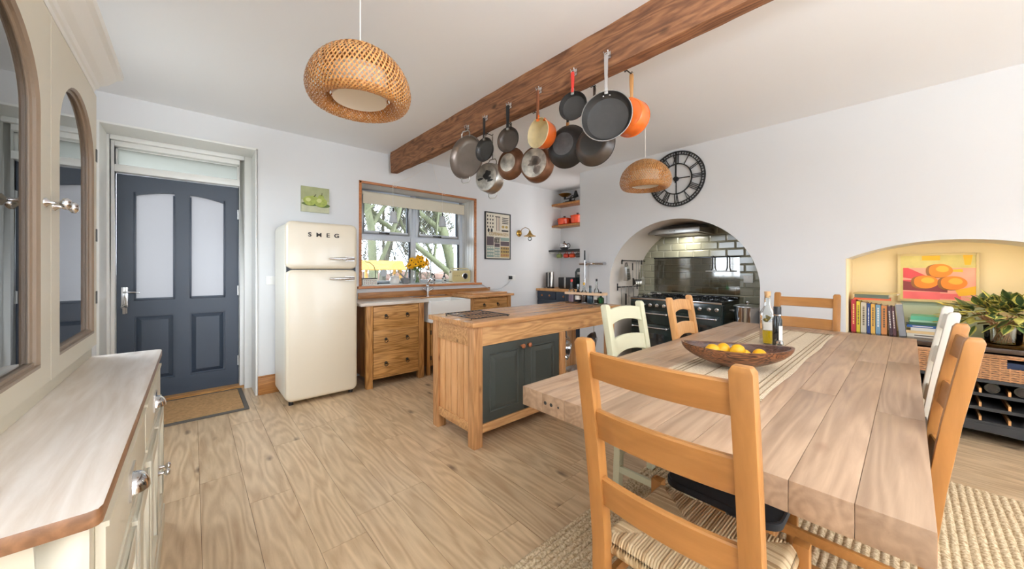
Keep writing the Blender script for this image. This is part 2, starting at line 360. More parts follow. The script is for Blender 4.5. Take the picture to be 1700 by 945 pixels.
for n, x, wd in (('added_window_2', -0.25, 1.7), ('added_window_3', 2.2, 1.6)):  # unseen garden doors added to light the room from behind
    mb = MB()
    for a, c2, z0, z1 in ((0, 0.06, 0.06, 2.3), (wd-0.06, wd, 0.06, 2.3), (wd/2-0.03, wd/2+0.03, 0.06, 2.3), (0, wd, 0.06, 0.12), (0, wd, 2.24, 2.3)):
        mb.box(x+a, x+c2, YN-0.10, YN-0.04, z0, z1)
    struct(n, mb, M['white'])
# window wall with deep reveals
DX0, DX1, DZ = -0.555, 0.463, 2.415       # doorway opening
WX0, WX1, WZ0, WZ1 = 1.465, 3.105, 1.03, 2.255
mb = MB(); wall_cells(mb, [XL-0.1, DX0, DX1, WX0, WX1, XR+0.1], [0, WZ0, WZ1, DZ, HC], [(DX0, DX1, 0, DZ), (WX0, WX1, WZ0, WZ1)], YA, 4.85)
struct('wall_far', mb, M['wall'])
# painted architrave of the doorway
mb = MB()
for (x0, x1, z0, z1) in ((DX1-0.004, DX1+0.012, 0, DZ+0.012), (DX0-0.05, DX1+0.012, DZ-0.004, DZ+0.012)):
    mb.box(x0, x1, YA-0.012, 4.60, z0, z1)
mb.box(DX0-0.012, DX0+0.004, YA-0.012, 4.6, 0, DZ)
struct('trim_1', mb, M['white'], bevel=0.003)
# door frame, transom light and the blue door
mb = MB(); fy0, fy1 = 4.66, 4.80
mb.box(DX0, -0.513, fy0, fy1, 0, DZ); mb.box(0.3655, DX1, fy0, fy1, 0, DZ)
mb.box(-0.513, 0.3655, fy0, fy1, 2.108, 2.172); mb.box(-0.513, 0.3655, fy0, fy1, 2.332, DZ)
mb.box(0.40, DX1, fy0-0.05, fy0, 0, DZ); mb.box(DX0, -0.535, fy0-0.05, fy0, 0, DZ); mb.box(-0.535, 0.40, fy0-0.05, fy0, 2.375, DZ)
struct('trim_2', mb, M['white'], bevel=0.004)
win2 = struct('window_4', MB().box(-0.505, 0.357, 4.745, 4.751, 2.172, 2.332), M['transom'])
mb = MB()
for a in ((-0.513, 0.3655, 2.172, 2.180), (-0.513, 0.3655, 2.324, 2.332), (-0.513, -0.500, 2.172, 2.332), (0.35, 0.3655, 2.172, 2.332)):
    mb.box(a[0], a[1], 4.735, 4.76, a[2], a[3])
part('glazing_bead', mb, M['white'], win2)
door = struct('door_1', MB().box(-0.51, -0.40, 4.755, 4.80, 0.03, 2.105).box(0.25, 0.363, 4.755, 4.80, 0.03, 2.105).box(-0.13, -0.02, 4.755, 4.80, 0.20, 0.81).box(-0.13, -0.02, 4.755, 4.80, 0.965, 2.105)
    .box(-0.40, 0.25, 4.755, 4.80, 0.03, 0.20).box(-0.40, 0.25, 4.755, 4.80, 0.81, 0.965), M['navy'])
door['label'] = 'slate blue half-glazed front door with two frosted panes'
# arched head rails over the panes
for (x0, x1, za, zb) in ((-0.40, -0.13, 1.935, 1.985), (-0.02, 0.25, 1.985, 1.935)):
    mb = MB(); n = 12
    for i in range(n):
        t0, t1 = i/n, (i+1)/n
        f = lambda t: za+(zb-za)*(sin(t*pi/2) if zb > za else 1-sin((1-t)*pi/2)*1.0+0) if zb > za else zb+(za-zb)*sin((1-t)*pi/2)
        xa, xb = x0+(x1-x0)*t0, x0+(x1-x0)*t1
        mb.hexa([(xa, 4.755, f(t0)), (xb, 4.755, f(t1)), (xb, 4.80, f(t1)), (xa, 4.80, f(t0)), (xa, 4.755, 2.105), (xb, 4.755, 2.105), (xb, 4.80, 2.105), (xa, 4.80, 2.105)])
        mb.hexa([(xa, 4.748, f(t0)-0.012), (xb, 4.748, f(t1)-0.012), (xb, 4.78, f(t1)-0.012), (xa, 4.78, f(t0)-0.012), (xa, 4.748, f(t0)), (xb, 4.748, f(t1)), (xb, 4.78, f(t1)), (xa, 4.78, f(t0))])
    part('head_rail', mb, M['navy'], door)
    g = part('glass_pane', MB().box(x0, x1, 4.774, 4.780, 0.965, 1.99), M['doorglass'], door)
    mb = MB()
    for a in ((x0-0.004, x0+0.012, 0.953, max(za, zb)-0.03), (x1-0.012, x1+0.004, 0.953, max(za, zb)-0.03), (x0, x1, 0.953, 0.975)):
        mb.box(a[0], a[1], 4.748, 4.77, a[2], a[3])
    part('glazing_bead', mb, M['navy'], door, bevel=0.003)
    # raised lower panel
    mb = MB().box(x0, x1, 4.775, 4.79, 0.20, 0.81)
    a, z0, z1 = 0.045, 0.20, 0.81
    mb.add([(x0+0.012, 4.774, z0+0.012), (x1-0.012, 4.774, z0+0.012), (x1-0.012, 4.774, z1-0.012), (x0+0.012, 4.774, z1-0.012),
            (x0+a, 4.757, z0+a), (x1-a, 4.757, z0+a), (x1-a, 4.757, z1-a), (x0+a, 4.757, z1-a)],
           [(0, 1, 5, 4), (1, 2, 6, 5), (2, 3, 7, 6), (3, 0, 4, 7), (4, 5, 6, 7)])
    part('lower_panel', mb, M['navy'], door)
mb = MB().box(-0.482, -0.44, 4.748, 4.756, 0.90, 1.08)
hp = part('handle_plate', mb, M['chrome'], door, bevel=0.003)
part('lever_handle', MB().cyl((-0.461, 4.75, 1.035), (-0.461, 4.70, 1.035), 0.009, n=12).tube([(-0.461, 4.70, 1.035), (-0.43, 4.695, 1.037), (-0.36, 4.70, 1.03)], [0.009, 0.008, 0.007], 10), M['chrome'], hp, smooth=50)
mb = MB().box(-0.464, -0.458, 4.715, 4.75, 0.925, 0.955).torus((-0.461, 4.72, 0.905), 0.018, 0.002, 'y', 20, 6)
mb.box(-0.47, -0.452, 4.716, 4.722, 0.84, 0.90).box(-0.45, -0.44, 4.71, 4.715, 0.845, 0.895)
part('keys', mb, M['chrome'], hp)
for z in (0.28, 1.02, 1.82):
    part('hinge', MB().box(0.352, 0.376, 4.742, 4.757, z-0.05, z+0.05).cyl((0.365, 4.743, z-0.052), (0.365, 4.743, z+0.052), 0.007, n=10), M['steel'], door)
part('threshold', MB().box(DX0+0.01, DX1-0.01, 4.66, 4.84, 0.001, 0.03), M['oak'], door, label='oak sill below the door')
# skirting
struct('baseboard_far', MB().box(DX1+0.015, 0.70, YA-0.02, YA, 0, 0.17).box(DX1+0.015, 0.70, YA-0.014, YA, 0.17, 0.185), M['skirt'], bevel=0.004)
struct('baseboard_left', MB().box(XL, XL+0.018, 2.6, YA, 0, 0.18), M['white'], bevel=0.003)

# ---- kitchen window_1
w = struct('window_1', MB(), M['winframe']); w.data = None or w.data
mb = MB(); y0, y1 = 4.60, 4.67
fr = [(WX0, 1.56, WZ0+0.02, WZ1), (3.04, WX1, WZ0+0.02, WZ1), (2.24, 2.32, WZ0+0.02, WZ1)]+[(a, c, z0, z1) for (a, c) in ((1.56, 2.24), (2.32, 3.04)) for (z0, z1) in ((1.615, 1.70), (WZ0+0.02, 1.09), (2.19, WZ1))]
for a in fr: mb.box(a[0], a[1], y0, y1, a[2], a[3])
bpy.data.objects.remove(w)
w = struct('window_1', mb, M['winframe'], bevel=0.004); w['label'] = 'grey-framed kitchen window with two opening top lights'
for (x0, x1) in ((1.56, 2.24), (2.32, 3.04)):     # opening top sashes
    mb = MB(); z0, z1 = 1.69, 2.20
    for a in ((x0-0.01, x0+0.045, z0, z1), (x1-0.045, x1+0.01, z0, z1), (x0+0.045, x1-0.045, z0, z0+0.045), (x0+0.045, x1-0.045, z1-0.04, z1)):
        mb.box(a[0], a[1], y0-0.018, y0+0.04, a[2], a[3])
    s = part('sash', mb, M['winframe'], w, bevel=0.003)
    mb = MB()
    for a in ((x0+0.045, x0+0.052, z0+0.045, z1-0.04), (x1-0.058, x1-0.045, z0+0.045, z1-0.04)): mb.box(a[0], a[1], y0-0.012, y0+0.02, a[2], a[3])
    part('seal', mb, M['seal'], s)
    part('pane', MB().box(x0+0.045, x1-0.045, y0+0.005, y0+0.011, z0+0.045, z1-0.04), M['glass'], s)
    cx = (x0+x1)/2
    part('latch_handle', MB().box(cx-0.02, cx+0.03, y0-0.032, y0-0.018, z0+0.008, z0+0.03).box(cx-0.11, cx+0.0, y0-0.045, y0-0.032, z0+0.012, z0+0.026), M['darkmetal'], s, bevel=0.003)
    part('pane', MB().box(x0, x1, y0+0.03, y0+0.036, 1.09, 1.615), M['glass'], w)
    part('seal', MB().box(x1-0.016, x1, y0+0.01, y0+0.04, 1.09, 1.615), M['seal'], w)
# reveal boards, sill, wood trim round the opening
mb = MB()
for i in range(5):
    xx = YA+0.01+i*0.062; mb.box(WX1-0.012, WX1-0.002, xx, xx+0.058, WZ0, WZ1)
struct('trim_3', mb, M['white'], bevel=0.002, label='white boarded window reveal')
struct('trim_4', MB().box(WX0, WX1, YA-0.005, 4.60, WZ0-0.01, WZ0+0.02), M['white'], label='white window sill')
mb = MB().box(WX0-0.02, WX0+0.008, YA-0.014, YA+0.01, WZ0, WZ1+0.025).box(WX1-0.006, WX1+0.022, YA-0.014, YA+0.01, WZ0, WZ1+0.025).box(WX0-0.02, WX1+0.022, YA-0.014, YA+0.01, WZ1, WZ1+0.025)
struct('trim_5', mb, M['orangetrim'], bevel=0.002, label='narrow orange wood window surround')
struct('trim_6', MB().box(WX0-0.04, WX1+0.10, YA-0.05, YA+0.02, WZ0-0.018, WZ0+0.012), M['orangetrim'], bevel=0.006, label='orange wood nosing of the window sill')

# ---- arch wall
def arch_top(y):            # cooker arch
    t = (y-1.87)/0.87; return 1.04+0.80*sqrt(max(0, 1-t*t))
NY0, NY1 = -0.80, 0.37
def niche_top(y):
    t = (y+0.215)/0.585; return 1.335+0.135*(1-abs(t)**2.0)
mb = MB(); ys = [1.87+0.87*cos(pi*i/48) for i in range(49)][::-1]
for a, c2 in zip(ys[:-1], ys[1:]):
    za, zc = arch_top(a), arch_top(c2)
    mb.hexa([(XB, a, za), (XR, a, za), (XR, c2, zc), (XB, c2, zc), (XB, a, HC), (XR, a, HC), (XR, c2, HC), (XB, c2, HC)])
mb.box(XB, XR, 2.74, 3.24, 0, HC)
mb.box(XB, XR, NY1, 1.0, 0, HC)
n = 24
for i in range(n):
    a = NY0+(NY1-NY0)*i/n; c2 = NY0+(NY1-NY0)*(i+1)/n; za, zc = niche_top(a), niche_top(c2)
    mb.hexa([(XB, a, za), (4.75, a, za), (4.75, c2, zc), (XB, c2, zc), (XB, a, HC), (4.75, a, HC), (4.75, c2, HC), (XB, c2, HC)])
mb.box(XB, XR, YN, NY0, 0, HC)
mb.box(4.75, XR, NY0, NY1, 0, HC)
struct('wall_right', mb, M['wall'], smooth=25)
struct('wall_recess', MB().box(XR, XR+0.1, YN, 4.85, 0, HC), M['wall'])
# niche lining painted a warm cream
mb = MB().box(4.742, 4.752, NY0, NY1, 0, 1.48).box(XB+0.002, 4.745, NY1-0.006, NY1+0.001, 0, 1.345).box(XB+0.002, 4.745, NY0-0.001, NY0+0.006, 0, 1.345)
struct('trim_7', mb, M['niche'], label='cream painted lining of the low niche')
# plaster lining of the cooker arch
mb = MB()
for a, c2 in zip(ys[:-1], ys[1:]):
    za, zc = arch_top(a), arch_top(c2)
    mb.add([(XB+0.004, a, za-0.002), (XR, a, za-0.002), (XR, c2, zc-0.002), (XB+0.004, c2, zc-0.002)], [(0, 1, 2, 3)])
mb.box(XB+0.004, XR, 2.736, 2.741, 0, 1.04).box(XB+0.004, XR, 0.999, 1.004, 0, 1.04)
struct('trim_8', mb, M['plaster'], smooth=40, label='smooth plaster lining of the cooker arch')
# bevelled tiles on the back of the arch
tw, th, g = 0.2, 0.0975, 0.004
backing = struct('wall_tiled', MB().box(5.034, 5.05, 1.0, 2.74, 0.0, 1.86), M['grout'])
base_me = {}
row = 0; z = 0.62
while z < 1.84:
    yoff = (0.5*tw if row % 2 else 0.0)
    y = 1.0-yoff-0.06
    while y < 2.74:
        a, c2 = max(y+g/2, 1.004), min(y+tw-g/2, 2.736); z0, z1 = z+g/2, z+th-g/2
        if c2-a > 0.02:
            ztop = min(arch_top(min(max(a, 1.001), 2.739)), arch_top(min(max(c2, 1.001), 2.739)))
            zt2 = max(arch_top(min(max(a, 1.001), 2.739)), arch_top(min(max(c2, 1.001), 2.739)))
            if z0 < zt2-0.01:
                # parts of a tile above the arch line sit inside the wall, as a cut tile would
                key = (round(c2-a, 3),)
                if key not in base_me:
                    w2, h2, e = (c2-a)/2, (z1-z0)/2, 0.012
                    q = MB(); q.add([(0, -w2, -h2), (0, w2, -h2), (0, w2, h2), (0, -w2, h2), (-0.004, -w2, -h2), (-0.004, w2, -h2), (-0.004, w2, h2), (-0.004, -w2, h2),
                        (-0.010, -w2+e, -h2+e), (-0.010, w2-e, -h2+e), (-0.010, w2-e, h2-e), (-0.010, -w2+e, h2-e)],
                        [(0, 1, 5, 4), (1, 2, 6, 5), (2, 3, 7, 6), (3, 0, 4, 7), (4, 5, 9, 8), (5, 6, 10, 9), (6, 7, 11, 10), (7, 4, 8, 11), (8, 9, 10, 11)])
                    base_me[key] = q.mesh('tile', M['tile'])
                link('tile', base_me[key], backing, (5.034, (a+c2)/2, (z0+z1)/2))
        y += tw
    z += th; row += 1

# ---- garden outside
gm = plain('winter_grass', '#5C5440', 0.95, var=0.3, vscale=0.8)
struct('ground', MB().box(-30, 40, 4.96, 60, -0.35, -0.25), gm)
struct('bounce_ground', MB().box(-30, XL-0.12, -20, 4.95, -0.35, -0.25), plain('pale_bounce_ground', '#A8A59C', 0.9, var=0.1))  # unseen ground added and kept pale to bounce light onto the ceiling
bark = plain('pale_bark', '#4E4A3C', 0.9, var=0.25, vscale=6)
bark2 = plain('mossy_bark', '#55573C', 0.9, var=0.3, vscale=5)
hedge = plain('distant_hedge', '#5E463A', 0.95, var=0.35, vscale=3)
rt = random.Random(11)
def tree(x, y, h, r, lean, mat, label, depth=5, seed=1):
    rr = random.Random(seed); t = thing('bare_tree', label, 'tree', (x, y, -0.3), 0, 'bare trees in the garden'); tr = MB(); br = MB(); cnt = [0]
    def grow(p, d, L, r0, lev, mb):
        pts = [p]; q = p.copy(); dd = d.copy(); n = 4
        for i in range(n):
            dd = (dd+Vector((rr.uniform(-1, 1), rr.uniform(-1, 1), rr.uniform(-0.4, 0.8)))*0.13).normalized(); q = q+dd*L/n; pts.append(q.copy())
        rs = [r0*(1-0.45*i/n) for i in range(n+1)]
        mb.tube(pts, rs, 6 if lev < 2 else 3, cap=False)
        if lev >= depth: return
        for i in range(7 if lev == 0 else 5):
            k = rr.randint(1, n) if lev else min(n, 1+i); a = rr.uniform(0, 2*pi)
            side = Vector((cos(a), sin(a)*0.5, rr.uniform(0.1, 0.9))).normalized()
            grow(pts[k], (dd*0.45+side*0.8).normalized(), L*rr.uniform(0.5, 0.72), max(rs[k]*0.55, 0.0085), lev+1, br)
    grow(Vector((0, 0, 0)), Vector(lean).normalized(), h, r, 0, tr)
    part('trunk', tr, mat, t, smooth=60); part('branches', br, mat, t, smooth=60, stuff=True)
tree(3.45, 9.0, 5.2, 0.13, (0.02, 0, 1), bark2, 'upright bare tree seen through the left lower window pane', 5, 3)
tree(2.25, 7.4, 4.5, 0.12, (-0.12, 0, 1), bark2, 'leaning mossy bare trunk at the left edge of the window', 5, 8)
tree(6.3, 9.0, 5.5, 0.20, (-0.42, 0, 1), bark2, 'thick bare trunk leaning left behind the right-hand panes', 5, 5)
tree(7.2, 11.0, 6.0, 0.17, (0.30, 0, 1), bark, 'bare tree leaning right behind the radio', 5, 6)
tree(5.1, 13.0, 6.0, 0.14, (0.1, 0, 1), bark, 'slender bare tree behind the middle of the window', 5, 9)
tree(8.8, 12.0, 6.0, 0.16, (-0.1, 0, 1), bark, 'bare tree at the right edge of the window view', 5, 12)
for i, (x, y, s_) in enumerate(((3.1, 10.5, 21), (4.4, 10.0, 22), (5.6, 11.5, 23), (6.9, 12.5, 24), (4.9, 14.5, 25), (8.3, 14.0, 26))):
    tree(x, y, 2.3, 0.045, (0.05*(-1)**i, 0, 1), bark, ['slim bare sapling nearest the left window jamb', 'slim bare sapling left of the central mullion', 'slim bare sapling right of the central mullion', 'slim bare sapling behind the radio', 'more distant sapling near the mullion', 'distant sapling at the right jamb'][i], 4, s_)
mb = MB()
for i in range(60):
    x = -2+i*0.42; mb.sphere((x, 20+rt.uniform(-.6, .6), 0.2+rt.uniform(0, .3)), 0.9, 8, 6, sc=(1, 0.6, rt.uniform(0.6, 1.0)))
single('hedge', mb, hedge, 'distant reddish brown hedge across the garden', 'hedge', kind='stuff')
# bird table
bt = thing('bird_table', 'yellow wooden bird table with a pitched roof outside the window', 'bird table', (2.62, 6.6, -0.28))
yw = wood('yellow_pine', '#B08434', '#8C6420', 'x', 2, 0.6, 0, objvar=0.03)
def slope(s):
    q = MB(); q.hexa([(-0.42, 0, 1.66), (0.42, 0, 1.66), (0.42, 0.20*s, 1.50), (-0.42, 0.20*s, 1.50), (-0.42, 0, 1.68), (0.42, 0, 1.68), (0.42, 0.20*s, 1.52), (-0.42, 0.20*s, 1.52)]); return q
for s in (-1, 1): part('roof_slope', slope(s), yw, bt)
for x in (-0.34, 0.34): part('gable', MB().prism([(-0.16, 1.53), (0.16, 1.53), (0, 1.66)], 'x', x-0.01, x+0.01), yw, bt)
for x in (-0.32, 0.32):
    for y in (-0.14, 0.14): part('roof_post', MB().box(x-0.02, x+0.02, y-0.02, y+0.02, 1.18, 1.55), yw, bt)
part('tray', MB().box(-0.4, 0.4, -0.2, 0.2, 1.15, 1.18), yw, bt)
part('post', MB().box(-0.04, 0.04, -0.04, 0.04, 0.0, 1.15), yw, bt)
# ------------------------------------------------------------------ rounded helpers
def rrect(x0, x1, z0, z1, r, n=6):
    out = []
    for cx, cz, a0 in ((x1-r, z1-r, 0), (x0+r, z1-r, 90), (x0+r, z0+r, 180), (x1-r, z0+r, 270)):
        for i in range(n+1):
            a = radians(a0+90*i/n); out.append((cx+r*cos(a), cz+r*sin(a)))
    return out
def rslab(mb, x0, x1, z0, z1, y_back, y_front, r, edge, m=0, n=6, steps=5):
    """rounded rectangle in x-z, extruded along y, with a rounded front edge"""
    d = -1 if y_front < y_back else 1; rings = [(0, y_back)]
    for i in range(steps+1):
        a = pi/2*i/steps; rings.append((edge*(1-cos(a)), y_front-d*edge*(1-sin(a))))
    vs = []; k = None
    for ins, y in rings:
        pl = rrect(x0+ins, x1-ins, z0+ins, z1-ins, max(r-ins, 0.002), n); k = len(pl); vs += [(u, y, v) for u, v in pl]
    fs = [(i*k+j, i*k+(j+1) % k, (i+1)*k+(j+1) % k, (i+1)*k+j) for i in range(len(rings)-1) for j in range(k)]
    fs += [tuple(range(k)), tuple((len(rings)-1)*k+j for j in range(k))[::-1]]
    mb.add(vs, fs, m)
# ------------------------------------------------------------------ DRESSER
dr = thing('dresser', 'cream painted dresser with glazed upper doors and wooden worktop, at the left wall', 'dresser', (-0.38, 1.68, 0))
def D(mb, name, mat, parent=None, **k):        # world coordinates to the dresser's own
    q = MB(); q.v = [v-Vector((-0.38, 1.68, 0)) for v in mb.v]; q.f = mb.f; q.m = mb.m
    return part(name, q, mat, parent or dr, **k)
yN, yF, FX = 0.93, 2.44, -0.130
D(MB().prism([(XL+0.003, 0.895), (-0.128, 0.895), (-0.116, 0.899), (-0.112, 0.911), (-0.112, 2.450), (-0.118, 2.466), (-0.135, 2.475), (XL+0.003, 2.475)], 'z', 0.822, 0.852), 'worktop', [M['wtop'], M['wtopedge']], bevel=0.004)
for pg in bpy.data.objects['worktop'].data.polygons: pg.material_index = 1 if abs(pg.normal.z) < 0.5 else 0
D(MB().box(XL+0.003, FX, yN, yF, 0.09, 0.822), 'carcass', M['cream'])
D(MB().box(XL+0.003, -0.103, yN-0.012, yF+0.012, 0.0, 0.095).box(XL+0.003, -0.110, yN-0.006, yF+0.006, 0.095, 0.11), 'plinth', M['cream'], bevel=0.004)
# near end panel frame
D(MB().box(FX-0.055, FX+0.001, yN-0.01, yN, 0.11, 0.82).box(XL+0.003, XL+0.06, yN-0.01, yN, 0.11, 0.82).box(XL+0.06, FX-0.055, yN-0.01, yN, 0.76, 0.82).box(XL+0.06, FX-0.055, yN-0.01, yN, 0.11, 0.18), 'end_frame', M['cream'], bevel=0.003)
bays = ((0.965, 1.67), (1.70, 2.405))
for (a, c) in bays:
    d = D(MB().box(FX, FX+0.014, a, c, 0.635, 0.795), 'drawer', M['cream'], bevel=0.003)
    D(MB().box(FX+0.012, FX+0.018, a+0.0, c-0.0, 0.785, 0.795).box(FX+0.012, FX+0.018, a, c, 0.635, 0.643), 'drawer_bead', M['cream'], d)
    bpy.data.objects[d.name].children[0].parent = d
    cy = (a+c)/2; mb = MB().box(FX+0.014, FX+0.019, cy-0.045, cy+0.045, 0.675, 0.745)
    # cup pull: quarter dome
    q = MB(); n1, n2 = 12, 8; vs = []
    for i in range(n2+1):
        t = pi/2*i/n2
        for j in range(n1+1):
            p = pi*j/n1; vs.append((FX+0.019+0.030*sin(p)*cos(t)**0.8 if True else 0, cy-0.038*cos(p), 0.690+0.040*sin(t)*sin(p)**0.5))
    q.add(vs, [(i*(n1+1)+j, i*(n1+1)+j+1, (i+1)*(n1+1)+j+1, (i+1)*(n1+1)+j) for i in range(n2) for j in range(n1)])
    mb.v += q.v and []; off = len(mb.v); mb.v += q.v; mb.f += [tuple(i+off for i in f) for f in q.f]; mb.m += q.m
    h = D(mb, 'cup_handle', M['chrome'], d, smooth=45)
    h.location = (0, 0, 0)
    for (p, r2, ks) in ((a, (a+c)/2-0.002, 1), ((a+c)/2+0.002, c, -1)):
        dd = D(MB().box(FX, FX+0.014, p, r2, 0.13, 0.61), 'door', M['cream'], bevel=0.003)
        q = MB(); e = 0.05
        q.box(FX+0.012, FX+0.026, p+0.008, p+e, 0.14, 0.60).box(FX+0.012, FX+0.026, r2-e, r2-0.008, 0.14, 0.60).box(FX+0.012, FX+0.026, p+e, r2-e, 0.55, 0.60).box(FX+0.012, FX+0.026, p+e, r2-e, 0.14, 0.19)
        D(q, 'door_frame', M['cream'], dd, bevel=0.003)
        ky = r2-0.028 if ks == 1 else p+0.028
        D(MB().lathe([(0.0, 0.0), (0.010, 0.0), (0.006, 0.008), (0.005, 0.016), (0.012, 0.022), (0.014, 0.028), (0.010, 0.035), (0.0, 0.037)], 16, (FX+0.026, ky, 0.42), axis='x'), 'knob', M['chrome'], dd, smooth=50)
        for z in (0.2, 0.53):
            D(MB().cyl((FX+0.016, p if ks == 1 else r2, z-0.02), (FX+0.016, p if ks == 1 else r2, z+0.02), 0.004, n=8), 'hinge', M['chrome'], dd)
# upper glazed cupboard
UX = -0.345; uz0, uz1 = 0.852, 2.12; uy0, uy1 = 0.93, 2.47
D(MB().box(XL+0.003, XL+0.015, uy0, uy1, uz0, uz1), 'back_panel', M['creamdark'])
for y in (uy0, (uy0+uy1)/2-0.01, uy1-0.02): D(MB().box(XL+0.015, UX-0.001, y, y+0.02, uz0, uz1), 'side_panel', M['cream'])
D(MB().box(XL+0.015, UX-0.001, uy0, uy1, uz1-0.02, uz1), 'top_panel', M['cream'])
D(MB().box(XL+0.015, UX+0.004, uy0, uy1, uz0, 0.905), 'bottom_rail', M['cream'], bevel=0.002)
for z in (1.22, 1.56): D(MB().box(XL+0.015, UX-0.06, uy0+0.02, uy1-0.02, z, z+0.018), 'shelf', M['creamdark'])
def arched_door(y0, y1, gy0, gy1, knobs, hinge_y):
    z0, z1 = 0.907, 2.03; gz0, spring, top = 0.965, 1.70, 1.925
    cy, hw = (gy0+gy1)/2, (gy1-gy0)/2; n = 20
    q = MB().box(UX-0.005, UX+0.02, y0, gy0, z0, z1).box(UX-0.005, UX+0.02, gy1, y1, z0, z1).box(UX-0.005, UX+0.02, gy0, gy1, z0, gz0)
    f = lambda y: spring+(top-spring)*sqrt(max(0, 1-((y-cy)/hw)**2))
    ysl = [cy-hw*cos(pi*i/n) for i in range(n+1)]
    for a, c in zip(ysl[:-1], ysl[1:]):
        q.hexa([(UX-0.005, a, f(a)), (UX+0.02, a, f(a)), (UX+0.02, c, f(c)), (UX-0.005, c, f(c)), (UX-0.005, a, z1), (UX+0.02, a, z1), (UX+0.02, c, z1), (UX-0.005, c, z1)])
    d = D(q, 'glazed_door', M['cream'])
    path = [(gy0, gz0)]+[(a, f(a)) for a in ysl]+[(gy1, gz0)]
    q = MB()
    for lay, (x, ww) in enumerate(((UX+0.020, 0.009), (UX+0.010, 0.018))):
        ins = []
        for (a, z) in path:
            dx, dz = cy-a, (1.4-z) if z < spring else 0
            if z > spring: dz = spring-z; 
            else: dz = 0
            l = sqrt(dx*dx+dz*dz) or 1; ins.append((a+dx/l*ww, z+dz/l*ww+(ww if z <= gz0 else 0)))
        for (a, c), (ia, ic) in zip(zip(path[:-1], path[1:]), zip(ins[:-1], ins[1:])):
            q.hexa([(UX-0.004, a[0], a[1]), (x, a[0], a[1]), (x, c[0], c[1]), (UX-0.004, c[0], c[1]), (UX-0.004, ia[0], ia[1]), (x-0.006, ia[0], ia[1]), (x-0.006, ic[0], ic[1]), (UX-0.004, ic[0], ic[1])])
        q.box(UX-0.004, x, gy0, gy1, gz0, gz0+ww)
    D(q, 'glazing_moulding', M['moldbrown'], d)
    D(MB().box(UX-0.002, UX+0.001, gy0, gy1, gz0, top), 'glass', M['cabglass'], d)
    for ky in knobs:
        D(MB().lathe([(0.0, 0.0), (0.014, 0.0), (0.013, 0.004), (0.006, 0.010), (0.005, 0.026), (0.009, 0.031), (0.017, 0.036), (0.018, 0.044), (0.012, 0.051), (0.0, 0.053)], 18, (UX+0.02, ky, 1.445), axis='x'), 'knob', M['chrome'], d, smooth=50)
    for z in (1.12, 1.40, 1.76):
        D(MB().box(UX+0.018, UX+0.0225, hinge_y-0.012, hinge_y+0.012, z-0.028, z+0.028), 'hinge', M['darkmetal'], d)
mid = 1.765
arched_door(uy0+0.012, mid-0.003, 1.06, 1.665, (1.70,), uy0+0.02)
arched_door(mid+0.003, uy1-0.012, 1.86, 2.41, (1.79,), uy1-0.018)
D(MB().box(UX-0.02, UX+0.004, uy0, uy1, 2.03, uz1).box(UX-0.02, UX+0.004, uy0, uy0+0.012, uz0, 2.03).box(UX-0.02, UX+0.004, uy1-0.012, uy1, uz0, 2.03), 'face_frame', M['cream'])
prof = [(-0.36, 2.06), (-0.335, 2.06), (-0.332, 2.075), (-0.325, 2.08), (-0.320, 2.095), (-0.300, 2.11), (-0.27, 2.155), (-0.255, 2.165), (-0.25, 2.185), (-0.36, 2.185)]
q = MB(); ends = (uy0-0.02, uy1+0.05)
pf = [(x, z) for x, z in prof]
vs = []
for (x, z) in pf: vs.append((x, uy0-0.02-(x+0.36), z))
for (x, z) in pf: vs.append((x, uy1+0.0+(x+0.36)*0.9, z))
k = len(pf)
q.add(vs, [tuple(range(k)), tuple(range(2*k-1, k-1, -1))]+[(i, (i+1) % k, k+(i+1) % k, k+i) for i in range(k)])
q.box(XL+0.003, -0.36, uy0-0.02, uy1, 2.12, 2.185)
for ye, s in ((uy1, 1), (uy0, -1)):
    q.add([(XL+0.003, ye, 2.06), (-0.35, ye, 2.06), (-0.25, ye+s*0.1, 2.185), (XL+0.003, ye+s*0.1, 2.185), (XL+0.003, ye, 2.185), (-0.35, ye, 2.185)], [(0, 1, 2, 3), (0, 3, 4), (1, 5, 2)])
D(q, 'cornice', M['white'])
# things kept in the glazed cupboard
for (y, z, kind) in ((1.3, 1.238, 'bowl'), (2.1, 1.238, 'bowl'), (1.25, 0.905, 'jug'), (2.15, 0.905, 'jug')):
    if kind == 'bowl': mb = MB().lathe([(0.0, 0.0), (0.03, 0.0), (0.035, 0.01), (0.07, 0.05), (0.08, 0.08), (0.076, 0.08), (0.065, 0.05), (0.0, 0.012)], 24)
    else: mb = MB().lathe([(0.0, 0.0), (0.045, 0.0), (0.065, 0.05), (0.06, 0.10), (0.04, 0.14), (0.045, 0.17), (0.041, 0.17), (0.036, 0.14), (0.0, 0.02)], 24)
    single('serving_bowl' if kind == 'bowl' else 'jug', mb, M['ceramic'], {('bowl', True): 'white bowl on the lower shelf behind the left glazed dresser door', ('bowl', False): 'white bowl on the lower shelf behind the right glazed dresser door',
        ('jug', True): 'white jug at the bottom behind the left glazed dresser door', ('jug', False): 'white jug at the bottom behind the right glazed dresser door'}[(kind, y < 1.7)], kind, (-0.53, y, z), smooth=60)

